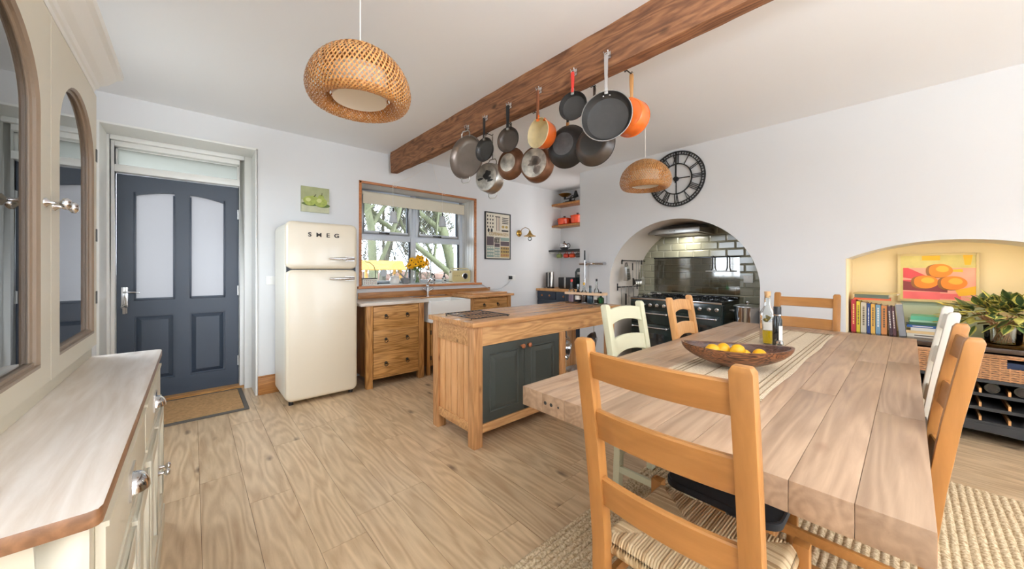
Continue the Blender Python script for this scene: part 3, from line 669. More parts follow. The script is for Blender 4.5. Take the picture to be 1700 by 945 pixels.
# ------------------------------------------------------------------ DOOR MAT
mt = thing('door_mat', 'brown ribbed coir mat with grey rubber border before the blue door', 'mat', (0.0, 4.25, 0))
part('border', MB().box(-0.545, 0.375, -0.34, 0.38, 0.001, 0.008).box(-0.545, 0.375, -0.34, -0.31, 0.008, 0.014).box(-0.545, 0.375, 0.35, 0.38, 0.008, 0.014).box(0.345, 0.375, -0.31, 0.35, 0.008, 0.014), M['rubber'], mt)
q = MB()
for i in range(36):
    y = -0.305+i*0.0181; q.prism([(y, 0.008), (y+0.015, 0.008), (y+0.012, 0.017), (y+0.003, 0.017)], 'x', -0.53, 0.34)
part('coir_rib', q, M['coir'], mt, stuff=True)

# ------------------------------------------------------------------ FRIDGE
fr = thing('fridge', 'tall cream retro fridge freezer with rounded corners and chrome handles', 'fridge', (0.93, 3.98, 0))
fx0, fx1 = -0.312, 0.312
q = MB(); rslab(q, fx0, fx1, 0.03, 1.68, 0.28, -0.20, 0.06, 0.01); part('cabinet', q, M['fridgeside'], fr, smooth=40)
q = MB(); rslab(q, fx0+0.002, fx1-0.002, 1.246, 1.685, -0.205, -0.262, 0.055, 0.03)
# square the freezer door's lower corners with a strip
top = part('freezer_door', q, M['fridge'], fr, smooth=40)
q = MB(); rslab(q, fx0+0.002, fx1-0.002, 0.035, 1.238, -0.205, -0.262, 0.055, 0.03)
low = part('fridge_door', q, M['fridge'], fr, smooth=40)
q = MB(); q.box(fx0+0.014, fx1-0.014, -0.235, -0.20, 0.06, 1.66); part('door_seal', q, M['seal'], fr)
for (par, z) in ((top, 1.345), (low, 1.152)):
    q = MB().tube([(0.045, -0.285, z), (0.12, -0.300, z), (0.2, -0.305, z), (0.265, -0.300, z)], [0.009, 0.013, 0.016, 0.013], 10, flat=1.0)
    q.cyl((0.225, -0.262, z), (0.225, -0.30, z), 0.015, n=12).box(0.19, 0.275, -0.268, -0.262, z-0.02, z+0.02)
    part('handle', q, M['chrome'], par, smooth=45)
text('lettering', 'SMEG', 0.055, M['darkmetal'], top, (0.0, -0.2635, 1.565), (radians(90), 0, 0), ext=0.003, spacing=2.2, sx=1.15, bold=0.001)
for x in (-0.28, 0.28):
    for y in (-0.2, 0.25): part('foot', MB().cyl((x*0.93, y, 0.0), (x*0.93, y, 0.035), 0.02, n=12), M['black'], fr)

# ------------------------------------------------------------------ picture of pears, poster, sockets
def picture(name, label, loc, rz, w, h, canvas_mats, polys, frame=None, deep=0.02, cat='picture', framelabel=None):
    """local: picture plane x-z, facing -y; polys = [(mat index, polygon)] painted layers"""
    t = thing(name, label, cat, loc, rz)
    part('canvas', MB().box(-w/2, w/2, 0, deep, -h/2, h/2), canvas_mats[0], t)
    q = MB(); layer = {}
    for k, (m, pl) in enumerate(polys):
        y = -0.0006*(1+k*0.25); q.add([(u, y, v) for u, v in pl], [tuple(range(len(pl)))], m)
    part('painted_image', q, canvas_mats, t)
    if frame:
        q = MB(); f = 0.012
        q.box(-w/2-f, -w/2+0.004, -0.008, deep, -h/2-f, h/2+f).box(w/2-0.004, w/2+f, -0.008, deep, -h/2-f, h/2+f).box(-w/2, w/2, -0.008, deep, h/2-0.004, h/2+f).box(-w/2, w/2, -0.008, deep, -h/2-f, -h/2+0.004)
        part('frame', q, frame, t, label=framelabel)
    return t
def blob(cx, cz, rx, rz, n=24, seed=0, wob=0.05, a0=0, a1=2*pi):
    r = random.Random(seed); ph = r.uniform(0, 6)
    return [(cx+rx*(1+wob*sin(3*a+ph))*cos(a), cz+rz*(1+wob*sin(2*a+ph))*sin(a)) for a in [a0+(a1-a0)*i/n for i in range(n if abs(a1-a0-2*pi) < 1e-6 else n+1)]]
def rect(x0, x1, z0, z1): return [(x0, z0), (x1, z0), (x1, z1), (x0, z1)]
pm_ = [plain('pear_ground', '#A9AD83', 0.8, var=0.15, vscale=12), plain('pear_green', '#A8B45A', 0.7, var=0.25, vscale=30), plain('pear_dark', '#5F6F3A', 0.7), plain('pear_light', '#CBD08A', 0.7), plain('pear_table', '#C3C4A6', 0.8, var=0.15, vscale=15), plain('pear_stalk', '#4A4A2A', 0.8)]
picture('pear_picture', 'small square painting of two green pears above the fridge', (0.985, 4.268, 1.99), 0, 0.27, 0.27, pm_,
    [(0, rect(-.135, .135, -.135, .135)), (4, rect(-.135, .135, -.135, -.01)), (2, blob(-.045, -.05, .085, .02)), (2, blob(.07, -.055, .075, .022)), (1, blob(-.055, -.015, .062, .05, seed=2)), (1, blob(.05, -.02, .062, .055, seed=4)),
     (1, blob(-.02, .012, .04, .03, seed=5)), (1, blob(.055, .03, .03, .03, seed=6)), (3, blob(-.07, -.005, .025, .02)), (3, blob(.035, -.005, .025, .022)), (5, [(-.02, .03), (.0, .06), (.006, .058), (-.01, .028)]), (5, [(.055, .05), (.06, .08), (.066, .08), (.062, .05)])])
cm = [plain('poster_paper', '#DED6C4', 0.6), plain('poster_black', '#2E2C2E', 0.6), plain('poster_ochre', '#B89A5A', 0.6), plain('poster_plum', '#5C4E52', 0.6), plain('poster_sage', '#8FA096', 0.6), plain('poster_red', '#9A5B4A', 0.6)]
pol = [(0, rect(-.24, .24, -.345, .345))]
for i in range(4):
    for j in range(3):
        pol.append((1, blob(-.205+j*.05, .30-i*.055, .012, .016, 8)))
for j in range(3): pol.append((5 if j == 1 else 3, rect(-.035+j*.03, -.025+j*.03, .08, .29)))
pol.append((1, rect(-.06, .04, .29, .305)))
for i in range(4): pol.append((1, rect(.08, .21, .20+i*.028, .212+i*.028)))
pol += [(2, blob(.10, .15, .03, .022, 10)), (2, blob(.17, .15, .03, .022, 10)), (1, rect(.07, .21, .075, .10)), (1, blob(-.19, .08, .02, .03, 10)), (1, blob(-.13, .08, .02, .03, 10)), (1, rect(-.06, .05, -.03, -.02))]
pol += [(3, rect(-.225, -.09, -.15, -.015)), (4, rect(-.225, -.09, -.235, -.16)), (4, rect(-.225, -.09, -.33, -.245)), (1, rect(-.075, .03, -.105, -.035)), (3, rect(-.075, .03, -.17, -.115)), (4, rect(-.075, .03, -.33, -.18)),
        (4, rect(.045, .225, -.07, -.02)), (3, rect(.045, .225, -.15, -.08)), (2, rect(.045, .225, -.33, -.16))]
for i in range(5):
    for j in range(3): pol.append((1 if j < 2 else 5, rect(.055+i*.034, .073+i*.034, -.205-j*.052, -.175-j*.052)))
for i in range(4):
    for j in range(3): pol.append((0, rect(-.065+i*.024, -.053+i*.024, -.23-j*.045, -.205-j*.045)))
    for j in range(3): pol.append((0, rect(-.215+i*.032, -.195+i*.032, -.195-j*.05, -.175-j*.05)))
for i in range(3):
    for j in range(3): pol.append((0, rect(-.06+i*.03, -.045+i*.03, -.055-j*.02, -.045-j*.02)))
ps = picture('city_poster', 'black-framed poster with rows of little building drawings right of the window', (3.54, 4.272, 1.755), 0, 0.49, 0.70, cm, pol, M['black'], 0.012, 'poster')
text('lettering', 'COPENHAGEN', 0.075, cm[2], ps, (0, -0.022, 0.025), (radians(90), 0, 0), ext=0.0003, sx=0.78)
def socket(name, label, cat, loc, rz, plug=False, w=0.146, h=0.086, bits=True):
    t = thing(name, label, cat, loc, rz)
    part('plate', MB().box(-w/2, w/2, -0.009, 0, -h/2, h/2), M['white'], t, bevel=0.003)
    if bits:
        for x in ((-0.035, 0.035) if w > 0.1 else (0,)): part('switch', MB().box(x-0.008, x+0.008, -0.013, -0.009, 0.012, 0.032), M['white'], t, bevel=0.001)
    return t
socket('light_switch', 'white switch plate on the wall between door and fridge', 'switch', (0.585, 4.29, 1.13), 0, w=0.086)
s = socket('wall_socket', 'white double socket on the wall below the poster', 'socket', (3.84, 4.29, 1.10), 0)
q = MB().box(-0.025, 0.025, -0.04, 0, -0.028, 0.028)
pl = single('black_plug', q, M['black'], 'black plug in the wall socket with grey cable', 'plug', (3.79, 4.279, 1.105), bevel=0.008)
q = MB().tube([(3.79-3.79, -0.035, -0.02), (-0.06, -0.02, -0.10), (-0.2, -0.012, -0.17), (-0.42, -0.012, -0.17), (-0.58, -0.02, -0.09), (-0.68, -0.02, -0.055)], 0.004, 6)
part('cable', q, M['greyshade'], pl, smooth=60)
# wall lamp
wl = thing('wall_lamp', 'brass swan-neck wall lamp with small glass shade right of the poster', 'wall lamp', (4.0, 4.29, 1.83))
part('backplate', MB().lathe([(0, 0), (0.055, 0), (0.055, -0.012), (0.03, -0.02), (0.02, -0.035), (0, -0.035)], 24, axis='y'), M['brass'], wl, smooth=40)
part('arm', MB().tube([(0, -0.03, 0), (0.0, -0.07, 0.06), (0.02, -0.13, 0.09), (0.04, -0.19, 0.06), (0.045, -0.21, 0.02)], 0.005, 8), M['brass'], wl, smooth=50)
part('shade_cap', MB().lathe([(0.012, 0.03), (0.02, 0.0), (0.05, -0.035), (0.10, -0.055), (0.10, -0.06), (0.045, -0.042), (0.01, -0.01)], 28, (0.045, -0.21, 0.0)), M['brass'], wl, smooth=50)
part('bulb', MB().sphere((0.045, -0.21, -0.10), 0.035, 14, 10), M['bottleglass'], wl, smooth=60)
# ------------------------------------------------------------------ ring pull and knob
def ring_pull(parent, x, y, z):
    q = MB().lathe([(0, 0), (0.016, 0), (0.015, -0.004), (0.006, -0.008), (0.006, -0.014), (0, -0.016)], 16, (x, y, z), axis='y')
    h = part('backplate', q, M['darkmetal'], parent, smooth=50)
    part('pull_ring', MB().torus((x, y-0.014, z-0.016), 0.017, 0.0035, 'y', 20, 6), M['darkmetal'], h, smooth=60)
def wooden_knob(parent, x, y, z, mat=None, s=1.0):
    part('knob', MB().lathe([(0, 0), (0.008*s, 0), (0.007*s, -0.012*s), (0.017*s, -0.022*s), (0.018*s, -0.030*s), (0.012*s, -0.038*s), (0, -0.040*s)], 18, (x, y, z), axis='y'), mat or M['orangetrim'], parent, smooth=50)
# ------------------------------------------------------------------ LEFT DRAWER UNIT
u = thing('drawer_unit', 'freestanding oak three-drawer kitchen unit beside the fridge', 'cabinet', (1.625, 3.99, 0))
X = lambda a: a-1.625
part('top', MB().box(X(1.265), X(2.03), -0.29, 0.29, 0.862, 0.892), M['wtopx'] if 'wtopx' in M else M['oak'], u, bevel=0.005)
for (x, y) in ((1.33, -0.27), (1.915, -0.27), (1.33, 0.21), (1.915, 0.21)):
    part('leg', MB().box(X(x), X(x)+0.065, y, y+0.065, 0, 0.862), M['oakz'], u, bevel=0.006)
part('side_panel', MB().box(X(1.345), X(1.375), -0.20, 0.21, 0.10, 0.862), M['oakz'], u)
part('side_panel', MB().box(X(1.945), X(1.96), -0.20, 0.21, 0.10, 0.862), M['oakz'], u)
part('back_panel', MB().box(X(1.36), X(1.95), 0.25, 0.27, 0.10, 0.862), M['oak'], u)
part('drawer_rail', MB().box(X(1.395), X(1.915), -0.262, -0.22, 0.850, 0.862).box(X(1.395), X(1.915), -0.262, -0.22, 0.090, 0.105), M['oak'], u)
for (z0, z1) in ((0.612, 0.846), (0.362, 0.594), (0.108, 0.345)):
    d = part('drawer', MB().box(X(1.40), X(1.91), -0.266, -0.245, z0, z1).box(X(1.41), X(1.90), -0.245, 0.2, z0+0.02, z1-0.03), M['oak'], u, bevel=0.002)
    for x in (1.535, 1.775): ring_pull(d, X(x), -0.266, (z0+z1)/2+0.02)
for (z0, z1) in ((0.594, 0.612), (0.345, 0.362)): part('rail', MB().box(X(1.395), X(1.915), -0.264, -0.22, z0, z1), M['oak'], u)
# worktop pale cover (worn, whitened)
# ------------------------------------------------------------------ SINK UNIT
su = thing('sink_unit', 'oak cupboard unit carrying the white butler sink', 'cabinet', (2.31, 3.99, 0))
X = lambda a: a-2.31
part('carcass', MB().box(X(2.035), X(2.59), -0.22, 0.26, 0.10, 0.62), M['oakz'], su)
part('worktop', MB().box(X(2.032), X(2.595), 0.11, 0.28, 0.862, 0.888), M['itop'], su, bevel=0.003)
part('support_panel', MB().box(X(2.035), X(2.59), 0.12, 0.26, 0.62, 0.862), M['oak'], su)
for x in (2.035, 2.55): part('leg', MB().box(X(x), X(x)+0.04, -0.24, -0.2, 0, 0.62), M['oakz'], su, bevel=0.004)
for (a, c) in ((2.08, 2.31), (2.315, 2.545)):
    d = part('door', MB().box(X(a), X(c), -0.242, -0.222, 0.12, 0.60), M['oakz'], su, bevel=0.002)
    q = MB(); e = 0.05
    q.box(X(a), X(a)+e, -0.252, -0.242, 0.12, 0.60).box(X(c)-e, X(c), -0.252, -0.242, 0.12, 0.60).box(X(a)+e, X(c)-e, -0.252, -0.242, 0.55, 0.60).box(X(a)+e, X(c)-e, -0.252, -0.242, 0.12, 0.17)
    part('door_frame', q, M['oakz'], d, bevel=0.002)
    wooden_knob(d, X(c)-0.03 if a < 2.2 else X(a)+0.03, -0.252, 0.5, M['darkmetal'], 0.7)
    for z in (0.2, 0.5): part('hinge', MB().box((X(a) if a < 2.2 else X(c))-0.006, (X(a) if a < 2.2 else X(c))+0.006, -0.254, -0.242, z-0.025, z+0.025), M['darkmetal'], d)
q = MB(); x0, x1, ya, yb, z0, z1, t = -0.275, 0.275, -0.24, 0.20, 0.625, 0.872, 0.025
R4 = lambda i, z: [(x0+i, ya+i, z), (x1-i, ya+i, z), (x1-i, yb-i, z), (x0+i, yb-i, z)]
q.loft([R4(0, z0), R4(0, z1-0.006), R4(0.004, z1-0.001), R4(0.008, z1), R4(t-0.006, z1), R4(t, z1-0.006), R4(t+0.004, z0+t+0.01), R4(t+0.016, z0+t)])
sk = single('butler_sink', q, M['ceramic'], 'white ceramic butler sink below the window tap', 'sink', (2.31, 3.90, 0.0), smooth=35)
sk.location.z = 0.0
tp = thing('kitchen_tap', 'chrome kitchen tap with side levers behind the butler sink', 'tap', (2.27, 4.17, 0.888))
part('body', MB().cyl((0, 0, 0), (0, 0, 0.012), 0.028).cyl((0, 0, 0.01), (0, 0, 0.13), 0.017, 0.015).sphere((0, 0, 0.135), 0.022, 16, 10), M['chrome'], tp, smooth=45)
part('spout', MB().tube([(0, 0, 0.12), (0, -0.02, 0.19), (0, -0.08, 0.235), (0, -0.15, 0.215), (0, -0.17, 0.17)], 0.010, 10), M['chrome'], tp, smooth=50)
for s in (-1, 1): part('lever', MB().cyl((s*0.015, 0, 0.07), (s*0.06, -0.01, 0.10), 0.007, n=10).sphere((s*0.065, -0.01, 0.103), 0.012, 12, 8), M['chrome'], tp, smooth=50)
# ------------------------------------------------------------------ RIGHT DRAWER UNIT
ru = thing('drawer_unit', 'oak kitchen drawer unit right of the butler sink', 'cabinet', (2.97, 3.99, 0))
X = lambda a: a-2.97
part('top', MB().box(X(2.60), X(3.36), -0.29, 0.29, 0.875, 0.905), M['itop'], ru, bevel=0.004)
for (x, y) in ((2.635, -0.25), (3.275, -0.25), (2.635, 0.2), (3.275, 0.2)): part('leg', MB().box(X(x), X(x)+0.06, y, y+0.06, 0, 0.875), M['oakz'], ru, bevel=0.005)
part('carcass', MB().box(X(2.65), X(3.32), -0.21, 0.24, 0.12, 0.875), M['oakz'], ru)
for (z0, z1) in ((0.66, 0.85), (0.41, 0.645), (0.14, 0.395)):
    d = part('drawer', MB().box(X(2.70), X(3.27), -0.24, -0.205, z0, z1), M['oak'], ru, bevel=0.003)
    for x in (2.87, 3.10): ring_pull(d, X(x), -0.24, (z0+z1)/2+0.02)
single('chopping_board', MB().box(-0.30, 0.30, -0.2, 0.2, 0, 0.022), M['light'] if False else M['itop'], 'large flat wooden board lying on the right-hand drawer unit', 'board', (3.0, 3.98, 0.9055), bevel=0.004)
# upstand behind the sinks
struct('trim_9', MB().box(1.43, 3.38, YA-0.022, YA-0.001, 0.893, 0.965), M['skirt'], bevel=0.003, label='wooden upstand behind the sink')

# ------------------------------------------------------------------ THINGS ON THE WINDOW SILL
SZ = WZ0+0.0205
q = MB().box(-0.085, 0.085, -0.06, 0.06, 0, 0.075)
tn = thing('patterned_tin', 'low white patterned tin with dark lid at the left end of the sill', 'tin', (1.60, 4.42, SZ))
part('box', MB().box(-0.085, 0.085, -0.06, 0.06, 0, 0.072), M['paper'], tn, bevel=0.004)
part('lid', MB().box(-0.088, 0.088, -0.063, 0.063, 0.072, 0.084), M['darkmetal'], tn, bevel=0.003)
q = MB()
for i in range(7):
    for j in range(3): q.box(-0.07+i*0.022, -0.058+i*0.022, -0.0612, -0.06, 0.012+j*0.018+(i % 2)*0.004, 0.019+j*0.018+(i % 2)*0.004, (i+j) % 2)
part('printed_pattern', q, [cm[3], cm[5]], tn)
q = MB().cyl((0, 0, 0), (0, 0, 0.012), 0.04).tube([(0, 0, 0.01), (0.0, 0, 0.16), (-0.02, 0, 0.23), (-0.07, 0, 0.275), (-0.13, 0, 0.285)], 0.0045, 8)
single('gooseneck_spout', q, M['darkmetal'], 'thin black curved swan-neck rod rising behind the patterned tin', 'tap', (1.73, 4.53, SZ), smooth=50)
sg = thing('sugar_pot', 'round white lidded pot on the window sill', 'pot', (1.935, 4.42, SZ))
part('body', MB().lathe([(0, 0), (0.05, 0), (0.062, 0.02), (0.064, 0.06), (0.052, 0.088), (0.048, 0.09), (0, 0.09)], 28), M['ceramic'], sg, smooth=50)
part('lid', MB().lathe([(0.055, 0.09), (0.053, 0.098), (0.02, 0.108), (0.006, 0.112), (0.012, 0.125), (0, 0.132)], 24), M['ceramic'], sg, smooth=50)
mo = thing('mortar', 'grey stone mortar with pestle on the window sill', 'mortar', (2.07, 4.40, SZ))
st = plain('grey_stone', '#8E9093', 0.7, bump=0.4)
part('bowl', MB().lathe([(0, 0), (0.035, 0), (0.038, 0.012), (0.045, 0.02), (0.065, 0.07), (0.068, 0.075), (0.058, 0.073), (0.04, 0.035), (0, 0.025)], 28), st, mo, smooth=50)
part('pestle', MB().tube([(0.03, 0, 0.045), (-0.02, 0, 0.09), (-0.075, 0, 0.14)], [0.013, 0.009, 0.012], 10), st, mo, smooth=50)
sdisc = single('glass_disc', MB().lathe([(0, 0), (0.045, 0), (0.045, -0.004), (0, -0.004)], 28, axis='y'), M['greyshade'], 'pale round disc stuck on the window pane above the pot', 'disc', (1.86, 4.592, 1.19))
vs_ = thing('flower_vase', 'glass jug of green stems holding the yellow flowers', 'vase', (2.25, 4.42, SZ))
part('glass', MB().lathe([(0, 0.002), (0.04, 0.002), (0.045, 0.01), (0.05, 0.10), (0.045, 0.15), (0.055, 0.175)], 28), M['bottleglass'], vs_, smooth=50)
stm = plain('flower_stem', '#6E8A4A', 0.6); r5 = random.Random(5)
q = MB()
for i in range(16):
    a = r5.uniform(0, 2*pi); q.tube([(0.025*cos(a), 0.025*sin(a), 0.012), (0.02*cos(a+2), 0.02*sin(a+2), 0.15), (0.09*cos(a), 0.06*sin(a), 0.25)], 0.003, 5)
part('stems', q, stm, vs_, stuff=True)
yel = plain('yellow_petal', '#FFC414', 0.6); cen = plain('flower_centre', '#4A2F16', 0.8); lf = plain('leaf_green', '#4E7A35', 0.55)
def flower_mesh():
    q = MB(); n = 12
    for i in range(n):
        a = 2*pi*i/n; c, s = cos(a), sin(a); c2, s2 = cos(a+0.28), sin(a+0.28); c1, s1 = cos(a-0.28), sin(a-0.28)
        q.add([(0, 0, 0), (0.024*c1, 0.024*s1, 0.004), (0.038*c, 0.038*s, 0.0), (0.024*c2, 0.024*s2, 0.004)], [(0, 1, 2, 3)], 0)
    q.sphere((0, 0, 0.003), 0.009, 8, 6, 1, (1, 1, 0.6)); return q.mesh('flower', [yel, cen], merge=False)
fm = flower_mesh(); wp = plain('white_petal', '#E9EBF0', 0.6)
for i in range(46):
    a = r5.uniform(0, 2*pi); rad = r5.uniform(0.02, 0.17); z = 0.215+0.14*sqrt(max(0, 1-(rad/0.18)**2))*r5.uniform(0.1, 1); x, y = rad*cos(a), rad*0.55*sin(a)
    o = link('flower_head', fm, vs_, (x, y-0.03, z)); o.scale = (1.2, 1.2, 1.2); d = Vector((x*4, -0.5+y, 0.25)).normalized(); o.rotation_euler = d.to_track_quat('Z', 'Y').to_euler()
q = MB()
for i in range(60):
    a = r5.uniform(0, 2*pi); rad = r5.uniform(0.01, 0.12); z = r5.uniform(0.17, 0.27); c = Vector((rad*cos(a), rad*.55*sin(a), z)); d = Vector((r5.uniform(-1, 1), r5.uniform(-1, .4), r5.uniform(-.5, 1))).normalized(); s = d.cross(Vector((0, 1, 0.2))).normalized()*0.008
    q.add([c, c+d*0.02+s, c+d*0.045, c+d*0.02-s], [(0, 1, 2, 3)])
part('foliage', q, lf, vs_, stuff=True)
q = MB()
for i in range(7):
    a = r5.uniform(0, 6.3); c = (0.17+r5.uniform(-.03, .03), 0, 0.20+r5.uniform(-0.05, .07)); q.sphere(c, 0.018, 8, 6, 0, (1, 0.6, 1)); q.sphere((c[0], -0.012, c[2]), 0.006, 6, 5, 1)
part('white_blossom', q, [wp, cen], vs_, stuff=True)
for (x, h, w_, lb) in ((2.46, 0.115, 0.034, 'taller clear soap dispenser with black pump left of its twin'), (2.64, 0.085, 0.028, 'shorter clear soap dispenser with black pump near the radio')):
    sp = thing('soap_dispenser', lb, 'dispenser', (x, 4.38, SZ))
    part('bottle', MB().lathe([(0, 0), (w_, 0), (w_, h*0.85), (w_*0.6, h), (w_*0.35, h)], 20), M['ceramic'] if False else M['bottleglass'], sp, smooth=40)
    part('soap', MB().lathe([(0, 0.003), (w_*0.93, 0.003), (w_*0.93, h*0.6), (0, h*0.6)], 20), M['greyshade'], sp, smooth=40)
    part('band', MB().lathe([(w_*1.02, h*0.15), (w_*1.02, h*0.55)], 20), M['paper'], sp, smooth=40)
    part('label_print', MB().box(-w_*0.6, w_*0.6, -w_*1.06, -w_*0.95, h*0.25, h*0.45), M['blackmatte'], sp)
    part('pump', MB().cyl((0, 0, h), (0, 0, h+0.015), w_*0.6).cyl((0, 0, h+0.01), (0, 0, h+0.05), 0.005, n=8).box(-0.008, 0.035, -0.007, 0.007, h+0.045, h+0.056), M['black'], sp, bevel=0.001)
# radio
rd = thing('radio', 'cream retro radio with round dial at the right end of the sill', 'radio', (2.93, 4.42, SZ), radians(-4))
cr = plain('radio_cream', '#D9CBA0', 0.5)
q = MB(); rslab(q, -0.155, 0.155, 0.0, 0.175, 0.05, -0.05, 0.025, 0.012); part('case', q, cr, rd, smooth=40)
q = MB(); rslab(q, -0.14, 0.14, 0.015, 0.16, -0.045, -0.0535, 0.018, 0.002); part('front_panel', q, plain('radio_front', '#C9B983', 0.6), rd, smooth=40)
dl = part('dial', MB().lathe([(0, -0.052), (0.048, -0.052), (0.048, -0.062), (0.040, -0.064), (0, -0.064)], 32, (0.055, 0, 0.09), axis='y'), M['chrome'], rd, smooth=40)
part('dial_face', MB().lathe([(0, -0.0645), (0.036, -0.0645), (0.034, -0.067), (0.012, -0.067), (0.010, -0.075), (0, -0.075)], 32, (0.055, 0, 0.09), axis='y'), M['darkglass'], dl, smooth=40)
q = MB()
for i in range(4): q.box(-0.125+i*0.026, -0.113+i*0.026, -0.0555, -0.0535, 0.092, 0.098)
part('button', q, M['darkmetal'], rd)
part('carry_handle', MB().tube([(-0.15, 0, 0.155), (-0.145, 0, 0.188), (-0.12, 0, 0.198), (0.12, 0, 0.198), (0.145, 0, 0.188), (0.15, 0, 0.155)], 0.008, 8), cr, rd, smooth=50)
for x in (-0.157, 0.157): part('handle_pivot', MB().cyl((x, 0, 0.15), (x+(0.006 if x > 0 else -0.006), 0, 0.15), 0.012, n=14), M['darkmetal'], rd)
# roller blind
bl = thing('roller_blind', 'cream roller blind drawn a little way down the kitchen window', 'blind', (2.33, 4.555, 2.2))
part('roll', MB().cyl((-0.76, 0, 0.0), (0.76, 0, 0.0), 0.024, n=20), M['blind'], bl, smooth=50)
part('blind_fabric', MB().box(-0.755, 0.755, -0.026, -0.023, -0.13, 0.0), M['blind'], bl)
part('bottom_bar', MB().cyl((-0.755, -0.024, -0.13), (0.755, -0.024, -0.13), 0.006, n=8), M['blind'], bl)
# two small cone pendants on looped cords
hk = Vector((2.31, 4.14, HC-0.002))
for (x, zt, lb) in ((1.83, 1.945, 'left small grey cone pendant hanging in the kitchen window'), (2.52, 1.955, 'right small grey cone pendant hanging in the kitchen window')):
    pd = thing('cone_pendant', lb, 'pendant light', (x, 4.22, zt), 0)
    part('shade', MB().lathe([(0.0, 0.0), (0.030, 0.0), (0.035, -0.01), (0.053, -0.135), (0.050, -0.135), (0.03, -0.012), (0, -0.006)], 28), M['greyshade'], pd, smooth=40)
    part('cap', MB().cyl((0, 0, -0.002), (0, 0, 0.05), 0.009, n=12), M['darkmetal'], pd, smooth=40)
    d = hk-Vector((x, 4.22, zt)); mid_ = Vector((0, 0.01, 2.30-zt))
    pts = [Vector((0, 0, 0.045)), mid_]
    for i in range(1, 7):
        t = i/6; p = mid_.lerp(d, t); p.z -= 0.06*sin(pi*t); pts.append(p)
    part('cord', MB().tube(pts, 0.0022, 5), M['lampwhite'], pd, smooth=60)
    part('cord_loop', MB().torus((0.03, 0.01, 2.285-zt), 0.025, 0.002, 'y', 16, 5), M['lampwhite'], pd)

# ------------------------------------------------------------------ ISLAND
IX0, IX1, IY0, IY1, IZ = 1.41, 3.25, 1.965, 2.58, 0.88
isl = thing('kitchen_island', 'reclaimed pine kitchen island with dark green cupboard doors', 'island', (2.33, 2.27, 0))
def I(name, mb, mat, parent=None, **k):
    q = MB(); q.v = [v-Vector((2.33, 2.27, 0)) for v in mb.v]; q.f = mb.f; q.m = mb.m
    return part(name, q, mat, parent or isl, **k)
tb = []
for i in range(4):
    y0 = IY0+(IY1-IY0)*i/4; y1 = IY0+(IY1-IY0)*(i+1)/4
    o = link('top_board', MB().box(-0.92, 0.92, -(y1-y0)/2+0.0004, (y1-y0)/2-0.0004, -0.036, 0).mesh('top_board', M['itop'], bevel=0.003), isl, (0, (y0+y1)/2-2.27, IZ))
L_ = 0.075; lx = (1.435, 2.335, 3.10)
for x in lx:
    for y in (1.99, 2.475):
        I('leg', MB().box(x, x+L_, y, y+L_, 0, IZ-0.036 if x < 2 else 0.704), M['pinez'], bevel=0.004)
for (x0, x1) in ((lx[0]+L_, lx[1]), (lx[1]+L_, lx[2])):
    pass
I('apron', MB().box(lx[0]+L_, lx[2]+L_, 1.993, 2.018, 0.705, IZ-0.036), M['pine'], bevel=0.002)
I('apron', MB().box(lx[0]+L_, lx[2]+L_, 2.522, 2.547, 0.705, IZ-0.036), M['pine'], bevel=0.002)
for x in (lx[0]+0.004, lx[2]+L_-0.029): I('end_apron', MB().box(x, x+0.025, 1.99+L_ if x < 2 else 2.019, 2.475 if x < 2 else 2.521, 0.705, IZ-0.036), M['pine'], bevel=0.002)
I('end_rail', MB().box(lx[0]+0.006, lx[0]+0.046, 1.99+L_, 2.475, 0.10, 0.165), M['pine'], bevel=0.003)
I('front_rail', MB().box(lx[0]+L_, lx[1], 1.992, 2.03, 0.095, 0.155), M['pine'], bevel=0.003)
n = 5; w5 = (2.475-1.99-L_)/n
for i in range(n):
    y = 1.99+L_+i*w5; I('panel_board', MB().box(lx[0]+0.018, lx[0]+0.034, y+0.003, y+w5-0.003, 0.16, 0.71), M['pinelight'], bevel=0.003)
I('cupboard_back', MB().box(lx[0]+0.03, lx[1]+0.04, 2.50, 2.515, 0.10, 0.71), M['pine'])
I('cupboard_side', MB().box(lx[1]+0.02, lx[1]+0.04, 2.03, 2.50, 0.10, 0.71), M['green'])
I('cupboard_floor', MB().box(lx[0]+0.03, lx[1]+0.04, 2.03, 2.50, 0.10, 0.118), M['pine'])
I('low_shelf', MB().box(lx[1]+0.05, lx[2]+0.05, 2.02, 2.52, 0.10, 0.125), M['pine'], bevel=0.003)
xa, xm, xb = lx[0]+L_+0.003, 1.925, lx[1]-0.002
